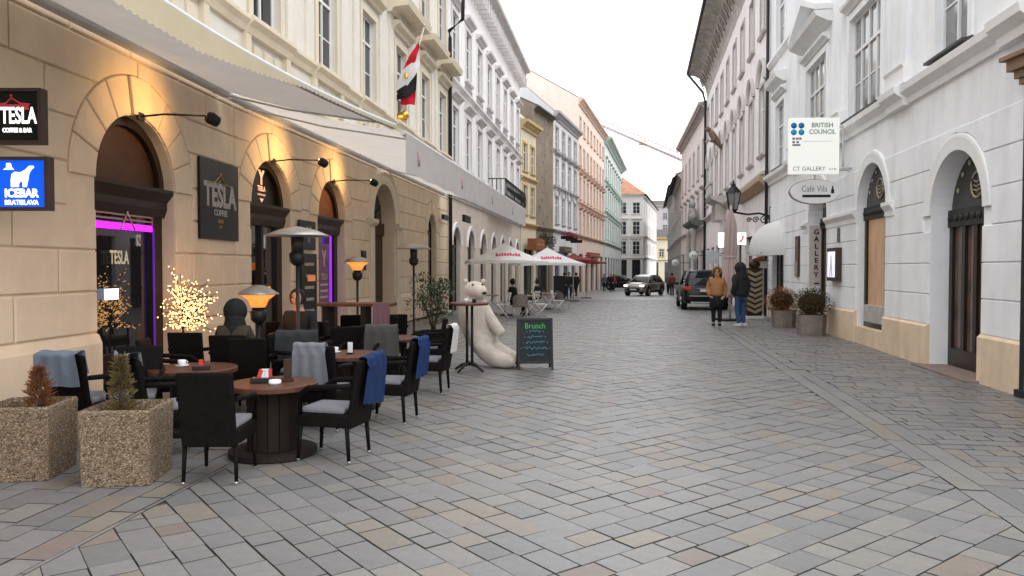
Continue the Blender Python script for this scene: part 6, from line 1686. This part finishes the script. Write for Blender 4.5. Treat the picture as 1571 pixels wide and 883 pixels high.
    def shell(r0, front, name, m, drop=0.0, rough_=0.0):
        q = MB(); rr = random.Random(5)
        def fn(a, b):
            th_ = 2*math.pi*a; ph = -1.15 - drop + (math.pi/2+1.15+drop)*b
            r_ = r0*(1 + rr.uniform(-rough_, rough_))
            vx, vy, vz = math.cos(ph)*math.sin(th_), -math.cos(ph)*math.cos(th_), math.sin(ph)
            if vy > front and vz < .72: vy = front - .12*(vy-front)
            return (vx*r_*k, hy - .01*k + vy*r_*1.08*k, hzc + .012*k + vz*r_*1.12*k)
        q.grid(fn, 22, 12).build(name, m, t)
    if hood:
        shell(.15, .25, 'hood', hood, .15, .0)
        MB().lathe([(.17*k, hzc-.30*k), (.15*k, hzc-.2*k), (.125*k, hzc-.10*k), (.13*k, hzc-.03*k)], 16, (0, hy-.035*k, 0)).build('hood_collar', hood, t)
    if fur: 
        MB().tube([(.105*k*math.cos(2*math.pi*i/18), hy + .055*k + .01*math.sin(i), hzc + .01 + .125*k*math.sin(2*math.pi*i/18)) for i in range(19)], .034*k, 6).build('hood_trim', fur, t)
    shell(.108, .3, 'hair', hair, .35 if long_hair else -.25, .03)
    if long_hair:
        for s in (-1, 1): MB().tube([(s*.085*k, hy+.03, hzc+.03), (s*.10*k, hy+.06*k, hzc-.12*k), (s*.085*k, hy+.09*k, hzc-.27*k)], [.04*k, .038*k, .016*k], 6).build('hair_strand', hair, t)
    for s in (-1, 1):                                            # hands: palm, four fingers and a thumb
        a3 = arm(s); w_ = Vector(P(*a3[3][0])); d = (w_ - Vector(P(*a3[2][0]))).normalized(); sd = Vector((-s, 0, 0)) - d*Vector((-s, 0, 0)).dot(d); sd.normalize(); nn = d.cross(sd)
        hJ = [(tuple(w_), .024*k), (tuple(w_+d*.06*k), .026*k)]; hE = [(0, 1)]
        for f, (o_, l) in enumerate(((-.024, .055), (-.008, .065), (.008, .062), (.024, .05))):
            b = len(hJ); hJ += [(tuple(w_+d*.07*k+sd*o_*k), .0095*k), (tuple(w_+d*(.07+l*.55)*k+sd*o_*k+nn*.012*k), .009*k), (tuple(w_+d*(.07+l)*k+sd*o_*k+nn*.034*k), .008*k)]; hE += [(1, b), (b, b+1), (b+1, b+2)]
        b = len(hJ); hJ += [(tuple(w_+d*.03*k-sd*.034*k), .011*k), (tuple(w_+d*.065*k-sd*.05*k+nn*.014*k), .009*k)]; hE += [(0, b), (b, b+1)]
        skin('hand', hJ, hE, SKIN, t, 1)
    if bag: MB().rbox(-.12, .12, -.27, -.17, .98, 1.34, .04).build('backpack', bag, t)
    return t
TAN = cloth('camel_coat', (0.36, 0.17, 0.07)); BLKC = cloth('black_cloth', (0.012, 0.013, 0.013)); OLV = cloth('black_green_jacket', (0.016, 0.02, 0.018)); DEN = cloth('blue_denim', (0.035, 0.07, 0.16)); WSH = mat('white_trainer', (0.6, 0.6, 0.6), 0.6, 0.05)
FURT = cloth('ginger_fur', (0.30, 0.14, 0.05)); GRYC = cloth('grey_cloth', (0.10, 0.10, 0.11)); BRN = cloth('brown_green_parka', (0.045, 0.035, 0.022)); NVY = cloth('navy_cloth', (0.02, 0.03, 0.06)); REDJ = cloth('dull_red_jacket', (0.22, 0.05, 0.045))
person('person in camel hooded coat and black skirt standing beside the black car', 5.93, 21.7, 168, TAN, BLKC, BLKC, h=1.66, hood=TAN, fur=FURT, long_hair=True, coat_len=.76, skirt=BLKC, bulk=1.27)
person('person in black hooded jacket and jeans standing with back turned', 6.50, 21.3, 25, OLV, DEN, WSH, h=1.76, hood=OLV, fur=BLKC, coat_len=.84, bulk=1.22)
person('guest in dark hood and olive parka sitting with back to the camera', -3.36, 9.05, 4, BRN, BLKC, BLKC, 'sit', 1.58, hood=BLKC, lean=.1)
person('young man in black jacket sitting and facing the camera', -2.98, 10.5, 172, BLKC, BLKC, BLKC, 'sit', 1.74, lean=.12)
person('guest in black sitting under the near white parasol', .02, 27.6, -70, BLKC, BLKC, BLKC, 'sit', 1.74)
person('guest in black sitting by the folding table under the far parasol', 1.05, 31.2, 90, BLKC, NVY, BLKC, 'sit', 1.74)
for (px, y, rz, c, l, lab, ps) in ((873, 50, 170, OLV, NVY, 'walker in dark green jacket past the parasols', 'walk'), (884, 56, 20, BLKC, BLKC, 'walker in black beside the peach house', 'walk'),
    (866, 53, 0, GRYC, BLKC, 'walker in grey close to the red parasol', 'walk'), (937, 74, 180, BLKC, BLKC, 'walker in black before the mint house', 'walk'), (927, 78, 160, GRYC, NVY, 'walker in grey before the mint house', 'stand'),
    (942, 78, 200, REDJ, NVY, 'walker in dull red before the mint house', 'walk'), (1031, 60, 10, REDJ, NVY, 'walker in red jacket left of the black car', 'stand'), (1025, 66, 185, GRYC, BLKC, 'walker in grey right of the silver car', 'walk')):
    person(lab, (px-CX)/FPX*y, y, rz, c, l, BLKC, ps, 1.74)
# ------------------------------------------------------------------ shop dressing farther down on the left
for (px, y, w_, zc, h, c, lab) in ((818, 53, 2.6, 3.3, .8, (0.28, 0.09, 0.04), 'brown red shop fascia under the yellow house'), (862, 64, 3.4, 3.2, .5, (0.13, 0.115, 0.10), 'grey flat shop canopy under the cool grey house'),
                                    (905, 79, 7.0, 3.0, .5, (0.30, 0.07, 0.06), 'red shop fascia along the peach house')):
    x = (px-CX)/FPX*y
    t = thing('shop_fascia', lab, 'shop sign', (x, y, zc), R(90) - math.atan(.27))
    MB().rbox(-w_/2, w_/2, -.55, .1, -h/2, h/2, .02).build('board', mat('fascia_%d' % px, c, 0.7, 0.25, 3), t); MB().box(-w_/2+.2, w_/2-.2, -.56, -.552, -.06, .06).build('printed_line', TXG, t)
FLW = mat('mixed_flowers', (0.30, 0.06, 0.05), 0.8, 0.6, 8)
for i, (px, py, y) in enumerate(((877, 364, 62), (884, 367, 64), (870, 361, 60))):
    t = thing('flower_box', 'window box of red flowers on the cool grey house, %s' % ('middle one', 'farthest one', 'nearest one')[i], 'plant', ((px-CX)/FPX*y, y, CAM_H+(HOR-py)/FPX*y))
    MB().rbox(-.5, .5, -.15, .15, -.3, -.05, .02).build('box', DRUM, t); leaf_bush(t, (0, 0, .12), .55, .3, .28, 400, FLW, i, (.06, .12))
leafy = thing('hanging_plants', 'dark hanging greenery over the shop beside the bare wall', 'plant', ((838-CX)/FPX*57.5, 56.5, 3.5)); leaf_bush(leafy, (0, 0, 0), .8, .5, .7, 700, LEAF, 3, (.1, .2)); MB().tube([(-.7, .3, .5), (.7, .3, .5)], .04, 6).build('rail', IRON, leafy)
t = thing('street_board', 'dark menu board standing past the parasols', 'sign', ((858-CX)/FPX*44, 44, gz(44)), R(10)); MB().rbox(-.35, .35, -.03, .03, .1, 1.5, .01).build('board', BLACK, t)
for s in (-1, 1): MB().box(s*.3-.03, s*.3+.03, -.2, .2, 0, .1).build('foot', BLACK, t)
